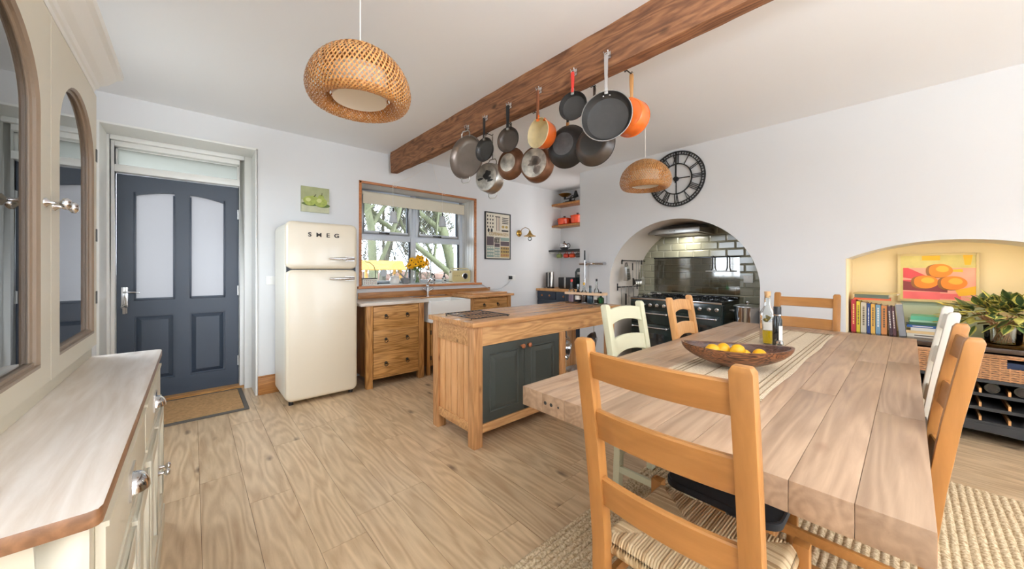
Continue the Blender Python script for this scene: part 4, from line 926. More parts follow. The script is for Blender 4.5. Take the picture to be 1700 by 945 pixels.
for (a, c, kx) in ((xa, xm-0.002, xm-0.035), (xm+0.002, xb, xm+0.035)):
    d = I('door', MB().box(a, c, 2.00, 2.02, 0.158, 0.702), M['green'], bevel=0.002)
    e = 0.075; z0, z1 = 0.158+e, 0.702-e
    q = MB().add([(a+e-0.02, 1.999, z0-0.02), (c-e+0.02, 1.999, z0-0.02), (c-e+0.02, 1.999, z1+0.02), (a+e-0.02, 1.999, z1+0.02),
                  (a+e-0.015, 2.006, z0-0.015), (c-e+0.015, 2.006, z0-0.015), (c-e+0.015, 2.006, z1+0.015), (a+e-0.015, 2.006, z1+0.015)], [(0, 1, 5, 4)])
    q = MB(); x0, x1 = a+e, c-e
    q.add([(x0-0.012, 2.0, z0-0.012), (x1+0.012, 2.0, z0-0.012), (x1+0.012, 2.0, z1+0.012), (x0-0.012, 2.0, z1+0.012),
           (x0-0.006, 1.993, z0-0.006), (x1+0.006, 1.993, z0-0.006), (x1+0.006, 1.993, z1+0.006), (x0-0.006, 1.993, z1+0.006),
           (x0, 1.9985, z0), (x1, 1.9985, z0), (x1, 1.9985, z1), (x0, 1.9985, z1),
           (x0+0.035, 1.990, z0+0.035), (x1-0.035, 1.990, z0+0.035), (x1-0.035, 1.990, z1-0.035), (x0+0.035, 1.990, z1-0.035)],
          [(i, (i+1) % 4, 4+(i+1) % 4, 4+i) for i in range(4)]+[(4+i, 4+(i+1) % 4, 8+(i+1) % 4, 8+i) for i in range(4)]+[(8+i, 8+(i+1) % 4, 12+(i+1) % 4, 12+i) for i in range(4)]+[(12, 13, 14, 15)])
    pn = I('raised_panel', q, M['green'], d)
    k = part('knob', MB().lathe([(0, 0), (0.008, 0), (0.007, -0.012), (0.017, -0.022), (0.018, -0.030), (0.012, -0.038), (0, -0.040)], 18, (kx-2.33, 2.0-2.27, 0.655), axis='y'), plain('copper_brown_knob', '#A5643F', 0.35), d, smooth=50)
# cooling rack
rk = thing('cooling_rack', 'black wire cooling rack on the left end of the island', 'rack', (1.66, 2.26, IZ))
q = MB()
for y in (-0.19, 0.19): q.cyl((-0.17, y, 0.012), (0.17, y, 0.012), 0.003, n=6)
for x in (-0.17, 0.17): q.cyl((x, -0.19, 0.012), (x, 0.19, 0.012), 0.003, n=6)
part('frame', q, M['blackmatte'], rk)
for i in range(10): part('wire', MB().cyl((-0.15+i*0.034, -0.19, 0.015), (-0.15+i*0.034, 0.19, 0.015), 0.0018, n=5), M['blackmatte'], rk)
part('cross_wire', MB().cyl((-0.17, 0, 0.011), (0.17, 0, 0.011), 0.002, n=5), M['blackmatte'], rk)
for x in (-0.17, 0.17):
    for y in (-0.17, 0.17): part('foot', MB().tube([(x, y, 0.013), (x*1.04, y, 0.001), (x*1.04, y*0.9, 0.001)], 0.003, 5), M['blackmatte'], rk)
# bottle caddy with bottles
CX, CY, CA = 3.09, 2.28, radians(-82)
cd = thing('bottle_caddy', 'wire bottle caddy with pale wooden rails at the far end of the island', 'caddy', (CX, CY, IZ), CA)
q = MB()
for (x0, x1, y) in ((-0.21, 0.21, -0.06), (-0.21, 0.21, 0.06)): q.tube([(x0, y, 0.006), (x1, y, 0.006)], 0.003, 6).tube([(x0, y, 0.006), (x0, y, 0.10)], 0.003, 6).tube([(x1, y, 0.006), (x1, y, 0.10)], 0.003, 6)
for x in (-0.21, -0.07, 0.07, 0.21): q.tube([(x, -0.06, 0.006), (x, 0.06, 0.006)], 0.003, 6)
part('wire_frame', q, M['blackmatte'], cd)
pale = plain('pale_caddy_wood', '#DDBB97', 0.5)
for y in (-0.064, 0.064): part('wooden_rail', MB().box(-0.215, 0.215, y-0.006, y+0.006, 0.095, 0.12), pale, cd, bevel=0.002)
for x in (-0.215, 0.215): part('wooden_rail', MB().box(x-0.006, x+0.006, -0.058, 0.058, 0.095, 0.12), pale, cd, bevel=0.002)
def bottle(label, loc, h, r, mat, cap, fill=None, cat='bottle', band=None, group=None, neck=0.3):
    t = thing('bottle', label, cat, loc, 0, group)
    hb = h*(1-neck)
    part('glass', MB().lathe([(0, 0.0), (r*0.9, 0.0), (r, 0.006), (r, hb*0.85), (r*0.75, hb*0.97), (r*0.38, hb*1.08), (r*0.33, h)], 20), mat, t, smooth=45)
    if fill: part('contents', MB().lathe([(0, 0.004), (r*0.92, 0.004), (r*0.92, hb*0.7), (0, hb*0.7)], 20), fill, t, smooth=45)
    part('cap', MB().cyl((0, 0, h-0.004), (0, 0, h+0.022), r*0.38, n=14), cap, t, smooth=40)
    if band: part('paper_label', MB().lathe([(r*1.01, hb*0.25), (r*1.01, hb*0.65)], 20), band, t, smooth=45)
    return t
ca, sa = cos(CA), sin(CA)
pinkf = plain('pinkish_liquid', '#A8899B', 0.3); brownf = plain('brown_sauce', '#4A3028', 0.3); darkf = plain('dark_bluish_glass', '#30404A', 0.2)
spec = [(-0.17, 0, 0.22, 0.034, M['bottleglass'], M['red'], pinkf, 'clear bottle with pinkish contents and red cap, left end of caddy', None),
        (-0.095, 0.01, 0.17, 0.032, M['darkglass'], M['greyshade'], None, 'dark bottle with grey cap, second in the caddy', M['paper']),
        (-0.02, 0, 0.19, 0.033, M['bottleglass'], M['brass'], brownf, 'bottle of brown sauce with golden cap in the caddy', None),
        (0.055, -0.005, 0.16, 0.034, darkf, M['black'], None, 'short blue-grey bottle with black cap in the caddy', None),
        (0.115, 0.02, 0.23, 0.026, M['bottleglass'], M['black'], brownf, 'tall slim bottle of brown liquid in the caddy', M['paper']),
        (0.172, 0, 0.10, 0.034, M['greenglass'], M['black'], None, 'short dark green glass jar at the right end of the caddy', None)]
for (dx, dy, h, r, mt_, cp, fl, lb, bd) in spec:
    bottle(lb, (CX+dx*ca-dy*sa, CY+dx*sa+dy*ca, IZ+0.010), h, r, mt_, cp, fl, band=bd, neck=0.35)
# pots under the island
pt = thing('casserole_pot', 'lidded steel pot on the low shelf of the island', 'pot', (2.86, 2.17, 0.1255))
part('body', MB().lathe([(0, 0), (0.13, 0), (0.14, 0.01), (0.14, 0.12), (0.145, 0.125)], 36), M['chrome'], pt, smooth=40)
part('lid', MB().lathe([(0.146, 0.125), (0.145, 0.132), (0.10, 0.15), (0, 0.158)], 36), M['steel'], pt, smooth=40)
part('lid_knob', MB().torus((0, 0, 0.178), 0.022, 0.005, 'y', 20, 6), M['chrome'], pt, smooth=50)
for s in (-1, 1): part('handle', MB().tube([(s*0.135, -0.04, 0.09), (s*0.185, -0.035, 0.095), (s*0.185, 0.035, 0.095), (s*0.135, 0.04, 0.09)], 0.005, 6), M['chrome'], pt, smooth=50)
for (x, y, zc, r, lb, mt_) in ((2.84, 2.33, 0.44, 0.115, 'round glass bowl leaning upright behind the island pot', M['chrome']), (2.98, 2.10, 0.53, 0.085, 'dark round pan hanging under the far end of the island', M['panbrown'])):
    t = thing('round_pan' if r < 0.1 else 'steel_colander', lb if r < 0.1 else 'round steel colander hanging under the island near its pot', 'pan' if r < 0.1 else 'colander', (x, y, zc), radians(20))
    part('bowl', MB().lathe([(0, 0.07), (r*0.6, 0.06), (r*0.9, 0.03), (r, 0), (r*1.05, -0.004), (r*0.97, 0.0), (r*0.85, 0.03), (r*0.55, 0.052), (0, 0.06)], 32, axis='y'), mt_, t, smooth=50)
    part('hanging_loop', MB().tube([(0, 0, r), (0, 0, 0.705-zc)], 0.004, 6), M['steel'], t)
    for s in (-1, 1): part('handle', MB().torus((s*(r+0.015), 0, 0), 0.02, 0.004, 'y', 14, 6), M['steel'], t, smooth=50)
# ------------------------------------------------------------------ RANGE COOKER (faces -x)
rg = thing('range_cooker', 'dark green range cooker with chrome rails inside the arch', 'cooker', (4.69, 1.945, 0))
def R(name, mb, mat, parent=None, **k):
    q = MB(); q.v = [v-Vector((4.69, 1.945, 0)) for v in mb.v]; q.f = mb.f; q.m = mb.m
    return part(name, q, mat, parent or rg, **k)
FXr, y0, y1 = 4.385, 1.39, 2.50
R('body', MB().box(FXr+0.02, 5.0, y0, y1, 0.10, 0.845), M['range'], bevel=0.004)
R('plinth', MB().box(FXr+0.05, 4.98, y0+0.01, y1-0.01, 0.0, 0.10), M['rangeblack'])
hb = R('hob', MB().box(FXr, 5.0, y0, y1, 0.845, 0.870), M['rangeblack'], bevel=0.004)
R('hob_trim', MB().box(FXr-0.006, FXr+0.006, y0, y1, 0.846, 0.866), M['chrome'], bevel=0.002)
R('rear_vent', MB().box(4.93, 5.02, y0, y1, 0.87, 0.905), M['rangeblack'], bevel=0.004)
R('rear_trim', MB().box(4.925, 4.935, y0, y1, 0.888, 0.898), M['chrome'])
R('control_panel', MB().box(FXr-0.004, FXr+0.02, y0+0.004, y1-0.004, 0.715, 0.845), M['range'], bevel=0.004)
for (a, c) in ((1.95, 2.49), (1.40, 1.93)):
    pass
def oven(name, ya, yb, z0, z1, win=None):
    d = R(name, MB().box(FXr-0.006, FXr+0.02, ya, yb, z0, z1), M['range'], bevel=0.004)
    if win: R('oven_window', MB().box(FXr-0.009, FXr-0.005, ya+0.09, yb-0.09, z0+0.07, z1-0.11), M['ovenglass'], d, bevel=0.002)
    zz = z1-0.035
    R('door_rail', MB().cyl((FXr-0.045, ya+0.03, zz), (FXr-0.045, yb-0.03, zz), 0.009, n=12), M['chrome'], d, smooth=50)
    for y in (ya+0.04, yb-0.04): R('rail_end', MB().cyl((FXr-0.006, y, zz), (FXr-0.05, y, zz), 0.013, n=12).sphere((FXr-0.047, y, zz), 0.016, 12, 8), M['chrome'], d, smooth=50)
    return d
oven('grill_door', 1.955, 2.485, 0.545, 0.712)
oven('oven_door', 1.955, 2.485, 0.125, 0.535, True)
oven('oven_door', 1.40, 1.935, 0.125, 0.712, True)
for y in (2.40, 2.31, 2.22, 2.13, 2.04, 1.84, 1.72, 1.62, 1.52, 1.44):
    R('control_knob', MB().lathe([(0, 0), (-0.0, 0)], 3).lathe([(0, -0.0), (0.021, 0.0), (0.021, -0.008), (0.014, -0.012), (0.014, -0.028), (0, -0.030)], 16, (FXr-0.004, y, 0.782), axis='x').box(FXr-0.04, FXr-0.012, y-0.004, y+0.004, 0.765, 0.80), M['chrome'], smooth=40)
for i, y in enumerate((2.36, 2.14, 1.92, 1.70, 1.50)):
    for x in ((4.52, 4.78) if i != 2 else (4.65,)):
        R('burner', MB().cyl((x, y, 0.87), (x, y, 0.882), 0.045, n=20).cyl((x, y, 0.882), (x, y, 0.89), 0.032, n=20), M['rangeblack'], hb, smooth=40)
        q = MB()
        for k in range(4): a = pi/4+k*pi/2; q.box(x-0.004, x+0.004, y-0.004, y+0.004, 0.87, 0.905); q.tube([(x+0.10*cos(a), y+0.10*sin(a), 0.872), (x+0.09*cos(a), y+0.09*sin(a), 0.905), (x+0.03*cos(a), y+0.03*sin(a), 0.905)], 0.005, 5)
        R('pan_support', q, M['rangeblack'], hb)
# glass/steel splashback
sb = thing('splashback', 'glossy reflective splashback panel on the tiles behind the cooker', 'splashback', (5.018, 1.935, 1.18))
part('panel', MB().box(-0.002, 0.004, -0.545, 0.545, -0.26, 0.21), pane('smoked_splash', (0.80, 0.78, 0.72), 2.2, 0.05), sb)
part('top_strip', MB().box(-0.010, 0.006, -0.55, 0.55, 0.21, 0.225), M['rangeblack'], sb, bevel=0.001)
# plate rack hanging on the splashback
pr = thing('hanging_rack', 'small dark wire rack with steel shelf hung on the splashback', 'rack', (4.985, 1.60, 1.22))
for y in (-0.085, 0.085): part('hook_strap', MB().tube([(0.025, y, 0.175), (0.0, y, 0.19), (-0.012, y, 0.17), (-0.012, y, 0.04), (-0.06, y, 0.0)], 0.008, 8), M['blackmatte'], pr, smooth=50)
part('shelf_bar', MB().box(-0.10, 0.0, -0.14, 0.14, -0.012, 0.004), M['steel'], pr, bevel=0.004)
# hood
hd = thing('cooker_hood', 'steel cooker hood under the top of the arch', 'hood', (4.80, 2.0, 1.70))
part('fascia', MB().box(-0.27, -0.25, -0.32, 0.32, -0.005, 0.055), M['steel'], hd, bevel=0.003)
part('body', MB().hexa([(-0.25, -0.32, 0.0), (0.232, -0.32, 0.0), (0.232, 0.32, 0.0), (-0.25, 0.32, 0.0), (-0.25, -0.32, 0.055), (0.232, -0.32, 0.055), (0.232, 0.32, 0.055), (-0.25, 0.32, 0.055)])
     .hexa([(-0.25, -0.31, 0.055), (0.232, -0.31, 0.055), (0.232, 0.31, 0.055), (-0.25, 0.31, 0.055), (-0.08, -0.20, 0.12), (0.232, -0.20, 0.12), (0.232, 0.20, 0.12), (-0.08, 0.20, 0.12)]), M['steel'], hd)
part('filter', MB().box(-0.20, 0.18, -0.27, -0.01, -0.012, 0).box(-0.20, 0.18, 0.01, 0.27, -0.012, 0), M['pansteel'], hd, bevel=0.002)
q = MB()
for i in range(4): q.box(-0.273, -0.27, 0.03-i*0.02, 0.038-i*0.02, 0.02, 0.032)
part('button', q, M['black'], hd)
part('side_shelf', MB().box(-0.05, 0.1, -0.325, 0.325, 0.056, 0.06), M['steel'], hd)
# double socket on the tiles
socket('wall_socket', 'white socket plate on the tiles right of the cooker', 'socket', (5.020, 1.30, 1.12), radians(-90), w=0.10)
# stock pot
sp = thing('stock_pot', 'steel lidded stock pot beside the cooker in the arch', 'pot', (4.55, 1.185, 0.60))
part('body', MB().lathe([(0, 0), (0.12, 0), (0.13, 0.01), (0.13, 0.225), (0.135, 0.23)], 36), M['chrome'], sp, smooth=40)
part('lid', MB().lathe([(0.136, 0.23), (0.135, 0.238), (0.09, 0.25), (0, 0.256)], 36), M['steel'], sp, smooth=40)
part('lid_knob', MB().cyl((0, 0, 0.255), (0, 0, 0.275), 0.008).sphere((0, 0, 0.28), 0.014, 12, 8), M['chrome'], sp, smooth=50)
for s in (-1, 1): part('handle', MB().tube([(-0.035, s*0.125, 0.17), (-0.03, s*0.165, 0.18), (0.03, s*0.165, 0.18), (0.035, s*0.125, 0.17)], 0.006, 8), M['chrome'], sp, smooth=50)
stl = single('corner_stand', MB().box(-0.15, 0.28, -0.17, 0.17, 0.575, 0.598).box(-0.14, -0.11, -0.16, -0.13, 0, 0.575).box(-0.14, -0.11, 0.13, 0.16, 0, 0.575).box(0.24, 0.27, -0.16, -0.13, 0, 0.575).box(0.24, 0.27, 0.13, 0.16, 0, 0.575),
    M['blackwood'], 'dark narrow stand under the stock pot right of the cooker', 'stand', (4.55, 1.19, 0), bevel=0.003)
# utensil rails on the left cheek of the arch (plane y = 2.736)
yw_ = 2.735
for (z, lb) in ((1.36, 'upper dark utensil rail on the left cheek of the arch'), (0.99, 'lower dark utensil rail on the left cheek of the arch')):
    r_ = thing('utensil_rail', lb, 'rail', (4.71, yw_ if z < 1.2 else 2.664, z))
    part('bar', MB().cyl((-0.30, -0.04, 0), (0.30, -0.04, 0), 0.007, n=10), M['blackmatte'], r_, smooth=50)
    for x in (-0.27, 0.27): part('bracket', MB().box(x-0.01, x+0.01, -0.006, 0, -0.05, 0.05).cyl((x, 0, 0), (x, -0.05, 0), 0.008, n=10), M['blackmatte'], r_)
def hook(x, z): return MB().tube([(x, -0.04, z+0.008), (x, -0.052, z), (x, -0.045, z-0.025), (x, -0.058, z-0.03)], 0.002, 5)
ut = []
t = thing('box_grater', 'steel box grater hanging tilted from the upper utensil rail', 'grater', (4.50, 2.614, 1.33), 0)
q = MB().hexa([(-0.055, -0.03, -0.25), (0.045, -0.03, -0.23), (0.045, 0.03, -0.23), (-0.055, 0.03, -0.25), (-0.065, -0.02, -0.06), (0.0, -0.02, -0.04), (0.0, 0.02, -0.04), (-0.065, 0.02, -0.06)])
part('body', q, M['steel'], t, bevel=0.002); part('handle', MB().tube([(-0.06, 0, -0.05), (-0.05, 0, -0.005), (-0.015, 0, 0.0), (-0.005, 0, -0.04)], 0.006, 6), M['black'], t, smooth=50)
q = MB()
for i in range(6):
    for j in range(3): q.sphere((-0.045+j*0.022, -0.030, -0.22+i*0.026), 0.005, 6, 4)
part('grating', q, M['darkmetal'], t, stuff=True)
t = thing('spatula', 'slotted turner with black handle on the upper utensil rail', 'utensil', (4.64, 2.614, 1.345))
part('handle', MB().cyl((0, 0, -0.02), (0, 0, -0.12), 0.008, n=10), M['black'], t, smooth=50); part('shaft', MB().cyl((0, 0, -0.12), (0.01, 0, -0.24), 0.004, n=8), M['steel'], t)
part('blade', MB().hexa([(0.0, -0.004, -0.34), (0.09, -0.004, -0.31), (0.09, 0, -0.31), (0.0, 0, -0.34), (-0.005, -0.004, -0.23), (0.03, -0.004, -0.23), (0.03, 0, -0.23), (-0.005, 0, -0.23)]), M['darkmetal'], t, bevel=0.001)
part('hook', MB().torus((0, 0, -0.005), 0.014, 0.002, 'y', 14, 5), M['steel'], t)
labs = ['first slim steel ladle right of the black-handled turner', 'second slim steel ladle, next to the tile edge side', 'steel serving spoon third from the turner', 'steel whisk at the tiled end of the upper rail']
for i, x in enumerate((4.74, 4.80, 4.86, 4.93)):
    t = thing('whisk' if i == 3 else 'ladle', labs[i], 'utensil', (x, 2.614, 1.345))
    part('shaft', MB().cyl((0, 0, 0.0), (0, 0, -0.25), 0.004, n=8), M['steel'], t)
    if i < 3: part('ladle_bowl', MB().lathe([(0, 0.03), (0.025, 0.022), (0.038, 0), (0.036, 0), (0.023, 0.018), (0, 0.025)], 18, (0, 0.0, -0.285), axis='y'), M['steel'], t, smooth=50)
    else:
        q = MB()
        for k in range(5): a = pi*k/5; q.tube([(0, 0, -0.2), (0.03*cos(a), 0.03*sin(a), -0.27), (0.025*cos(a), 0.025*sin(a), -0.32), (0, 0, -0.34), (-0.025*cos(a), -0.025*sin(a), -0.32), (-0.03*cos(a), -0.03*sin(a), -0.27), (0, 0, -0.2)], 0.0015, 4)
        part('wires', q, M['steel'], t)
    part('hook', MB().torus((0, 0, 0.005), 0.012, 0.002, 'y', 12, 5), M['steel'], t)
labs = ['leftmost utensil on the lower rail, a thin skewer', 'masher with round wire head on the lower rail', 'dark flat spatula on the lower rail', 'thin tongs at the cooker end of the lower rail']
for i, x in enumerate((4.46, 4.66, 4.58, 4.78)):
    t = thing('utensil', labs[i], 'utensil', (x, yw_-0.05, 0.975))
    part('shaft', MB().cyl((0, 0, 0), (0, 0, -0.22), 0.004, n=8), M['steel'], t)
    if i == 1: part('head', MB().torus((0, 0, -0.14), 0.035, 0.003, 'y', 20, 6, a0=0, a1=pi), M['steel'], t)
    if i == 2: part('blade', MB().box(-0.018, 0.018, -0.004, 0.0, -0.24, -0.08), M['darkmetal'], t)
    if i == 3: part('arm', MB().cyl((0.012, 0, 0), (0.02, 0, -0.2), 0.004, n=8), M['steel'], t)
    part('hook', MB().torus((0, 0, 0.005), 0.012, 0.002, 'y', 12, 5), M['steel'], t)

# ------------------------------------------------------------------ CLOCK (plane x = 4.25, facing -x)
ck = thing('wall_clock', 'large black skeleton wall clock with roman numerals above the arch', 'clock', (XB-0.002, 1.83, 2.305), radians(-90))
bk = plain('black_iron', '#242424', 0.6)
def ringp(r0, r1, y0=-0.018, y1=-0.004, n=64):
    return MB().lathe([(r0, y0), (r1, y0), (r1, y1), (r0, y1), (r0, y0)], n, axis='y')
CR = 0.325
part('outer_ring', ringp(CR-0.014, CR), bk, ck, smooth=40)
part('minute_ring', ringp(CR-0.045, CR-0.036), bk, ck, smooth=40)
part('inner_ring', ringp(0.170, 0.182), bk, ck, smooth=40)
q = MB()
for i in range(60):
    a = 2*pi*i/60; ww = 0.004 if i % 5 else 0.009; c, s = sin(a), cos(a)
    T0 = Matrix.Rotation(a, 4, 'Y'); q.T = T0; q.box(-ww, ww, -0.016, -0.008, CR-0.040, CR-0.010)
part('minute_mark', q, bk, ck, stuff=True)
num = ['XII', 'I', 'II', 'III', 'IIII', 'V', 'VI', 'VII', 'VIII', 'IX', 'X', 'XI']
for i, s in enumerate(num):
    q = MB(); q.T = Matrix.Rotation(2*pi*i/12, 4, 'Y'); w_ = {'I': 0.018, 'V': 0.036, 'X': 0.036}; tot = sum(w_[c] for c in s); x = -tot/2; za, zb = 0.180, CR-0.040
    for c in s:
        m_ = x+w_[c]/2
        bar = lambda xa, xb, t_: q.hexa([(xa-t_, -0.015, za), (xa+t_, -0.015, za), (xa+t_, -0.008, za), (xa-t_, -0.008, za), (xb-t_, -0.015, zb), (xb+t_, -0.015, zb), (xb+t_, -0.008, zb), (xb-t_, -0.008, zb)])
        if c == 'I': bar(m_, m_, 0.004)
        elif c == 'V': bar(m_, m_-0.015, 0.004); bar(m_, m_+0.015, 0.003)
        else: bar(m_-0.014, m_+0.014, 0.003); bar(m_+0.014, m_-0.014, 0.0045)
        x += w_[c]
    part('numeral', q, bk, ck)
part('centre_boss', MB().cyl((0, -0.03, 0), (0, 0, 0), 0.028, n=24), bk, ck, smooth=40)
q = MB(); q.T = Matrix.Rotation(radians(92), 4, 'Y'); part('hour_hand', q.box(-0.006, 0.006, -0.034, -0.030, -0.03, 0.165), bk, ck)
q = MB(); part('support_bar', q.box(-0.005, 0.005, -0.014, -0.008, -0.18, 0.18), bk, ck)
q = MB(); q.T = Matrix.Rotation(radians(1), 4, 'Y'); part('minute_hand', q.box(-0.005, 0.005, -0.038, -0.034, -0.05, 0.26), bk, ck)

# ------------------------------------------------------------------ wall-mounted corkscrew between alcove and arch
wc = thing('lever_corkscrew', 'chrome wall-mounted lever device with a black handle beside the arch', 'corkscrew', (XB, 3.09, 1.32), radians(-90))
part('cross_arm', MB().cyl((-0.10, -0.07, 0), (0.10, -0.07, 0), 0.018, n=14), M['chrome'], wc, smooth=50)
part('wall_arm', MB().cyl((0.16, -0.05, 0.0), (0.29, -0.05, 0.0), 0.02, n=14).cyl((0.28, 0, 0), (0.28, -0.06, 0), 0.022, n=14).box(0.08, 0.18, -0.065, -0.045, -0.008, 0.008), M['chrome'], wc, smooth=50)
part('wall_plate', MB().box(-0.03, 0.03, -0.055, 0, -0.03, 0.03), M['chrome'], wc, bevel=0.005)
part('lever_grip', MB().cyl((0.0, -0.085, 0.05), (0.0, -0.085, 0.19), 0.012, 0.009, n=12), M['black'], wc, smooth=50)
part('lever_shaft', MB().cyl((0.0, -0.085, 0.05), (0.0, -0.085, -0.30), 0.007, n=10), M['chrome'], wc, smooth=50)
part('screw_barrel', MB().cyl((0.0, -0.085, -0.22), (0.0, -0.085, -0.32), 0.016, n=12), M['chrome'], wc, smooth=50)

# ------------------------------------------------------------------ ALCOVE: shelves, cabinet and contents
sh = []
for (z, t_, x0, mt_, lb, nm) in ((2.362, 0.035, 4.80, M['skirt'], 'top wooden alcove shelf carrying the weighing scale', 'alcove_shelf'), (1.985, 0.035, 4.80, M['skirt'], 'middle wooden alcove shelf carrying two orange casseroles', 'alcove_shelf'), (1.545, 0.03, 4.72, M['blackwood'], 'lowest black alcove shelf with mugs hanging beneath', 'alcove_shelf')):
    t = thing(nm, lb, 'shelf', (4.92, 3.765, z)); k = x0-4.92
    part('board', MB().box(k, 0.128, -0.522, 0.522, 0, t_), mt_, t, bevel=0.003)
    part('bracket', MB().box(k+0.03, 0.12, 0.505, 0.522, -0.03, 0).box(k+0.03, 0.12, -0.522, -0.505, -0.03, 0), M['white'], t)
ac = thing('alcove_cabinet', 'slate blue base cabinet with wooden worktop in the alcove', 'cabinet', (4.73, 3.765, 0))
part('worktop', MB().box(-0.33, 0.315, -0.522, 0.522, 0.875, 0.912), M['light'], ac, bevel=0.003)
part('carcass', MB().box(-0.29, 0.31, -0.515, 0.515, 0.0, 0.875), M['navy'], ac)
for (a, c, z0, z1) in ((0.10, 0.505, 0.74, 0.86), (-0.505, 0.085, 0.74, 0.86), (0.0, 0.505, 0.1, 0.72), (-0.505, -0.01, 0.1, 0.72)):
    d = part('drawer' if z0 > 0.7 else 'door', MB().box(-0.308, -0.29, a, c, z0, z1), M['navy'], ac, bevel=0.003)
    for f in ((0.3, 0.72) if z0 > 0.7 else (0.1,)): part('knob', MB().sphere((-0.322, a+(c-a)*f, (z0+z1)/2 if z0 > .7 else 0.6), 0.016, 12, 8), M['orangetrim'], d, smooth=60)
al = 0.9125
t = thing('kettle', 'tall steel and black kettle at the wall end of the alcove worktop', 'kettle', (4.60, 4.13, al))
part('body', MB().lathe([(0, 0), (0.06, 0), (0.06, 0.27), (0.055, 0.28), (0, 0.28)], 24), M['steel'], t, smooth=40); part('base', MB().lathe([(0.064, 0), (0.064, 0.02), (0.06, 0.025)], 24), M['black'], t)
part('side_strip', MB().box(-0.064, -0.055, -0.045, -0.02, 0.02, 0.27).box(-0.064, -0.04, 0.025, 0.05, 0.02, 0.27), M['black'], t, bevel=0.002)
t = thing('toaster', 'black toaster with steel band on the alcove worktop', 'toaster', (4.68, 3.83, al))
part('body', MB().box(-0.08, 0.09, -0.14, 0.13, 0.01, 0.19), M['black'], t, bevel=0.012); part('band', MB().box(-0.083, 0.093, -0.035, 0.0, 0.01, 0.192), M['steel'], t, bevel=0.002)
part('slot', MB().box(-0.03, -0.005, -0.11, 0.10, 0.186, 0.1905).box(0.02, 0.045, -0.11, 0.10, 0.186, 0.1905), M['blackmatte'], t); part('foot', MB().box(-0.07, 0.08, -0.12, 0.11, 0, 0.011), M['black'], t)
t = thing('coffee_machine', 'dark green coffee machine with rounded top on the alcove worktop', 'coffee machine', (4.80, 3.60, al))
part('body', MB().prism([(-0.12, 0), (0.12, 0), (0.12, 0.28), (0.08, 0.34), (-0.04, 0.355), (-0.11, 0.33), (-0.12, 0.29)], 'x', -0.06, 0.14), M['range'], t, bevel=0.012)
part('drip_tray', MB().box(-0.14, -0.06, -0.08, 0.08, 0, 0.03), M['black'], t, bevel=0.003); part('spout', MB().box(-0.11, -0.06, -0.03, 0.03, 0.24, 0.28), M['steel'], t, bevel=0.003)
t = thing('backboard', 'tall wooden plank board leaning against the alcove wall under the mugs', 'board', (5.03, 3.52, al))
for i in range(4): part('plank', MB().box(-0.02, 0.0, 0.125-0.135*i, 0.255-0.135*i, 0, 0.58), M['pinelight'], t, bevel=0.002)
part('branch_rack', MB().tube([(-0.03, 0.20, 0.0), (-0.03, 0.15, 0.3), (-0.03, 0.17, 0.56)], 0.008, 6).tube([(-0.03, 0.30, 0.12), (-0.03, 0.1, 0.34), (-0.03, 0.0, 0.5)], 0.007, 6).tube([(-0.03, -0.2, 0.2), (-0.03, -0.03, 0.32), (-0.03, 0.03, 0.56)], 0.007, 6), M['darkwood'], t, smooth=60)
mugs = [(4.14, '#8C9A5A', 'olive green mug hanging leftmost under the black shelf'), (3.98, '#C8402E', 'red mug hanging second under the black shelf'), (3.85, '#E0562F', 'orange-red mug hanging third under the black shelf'), (3.72, '#4A4440', 'dark grey mug hanging fourth under the black shelf'), (3.60, '#D98A5A', 'pale orange mug hanging rightmost under the black shelf')]
for (y, c_, lb) in mugs:
    t = thing('mug', lb, 'mug', (4.85, y, 1.475), 0); m_ = plain('mug_glaze', c_, 0.3)
    part('cup', MB().lathe([(0, -0.045), (0.032, -0.045), (0.036, -0.03), (0.038, 0.045), (0.035, 0.045), (0.033, -0.03), (0, -0.038)], 20, axis='y'), m_, t, smooth=45)
    part('handle', MB().torus((0, 0, 0.044), 0.02, 0.005, 'x', 16, 6), m_, t, smooth=50)
    part('hook', MB().torus((0, 0, 0.066), 0.006, 0.0015, 'y', 10, 4), M['brass'], t)
t = thing('teapot', 'round steel teapot on the black alcove shelf', 'teapot', (4.87, 4.05, 1.576))
part('body', MB().lathe([(0, 0), (0.045, 0), (0.075, 0.03), (0.082, 0.06), (0.07, 0.10), (0.035, 0.125), (0, 0.13)], 28), M['chrome'], t, smooth=60)
part('lid_knob', MB().sphere((0, 0, 0.142), 0.013, 12, 8), M['black'], t, smooth=60)
part('handle', MB().torus((0, -0.085, 0.07), 0.04, 0.007, 'x', 20, 8), M['black'], t, smooth=60)
part('spout', MB().tube([(0, 0.07, 0.05), (0, 0.105, 0.08), (0, 0.12, 0.115)], [0.014, 0.01, 0.007], 10), M['chrome'], t, smooth=60)
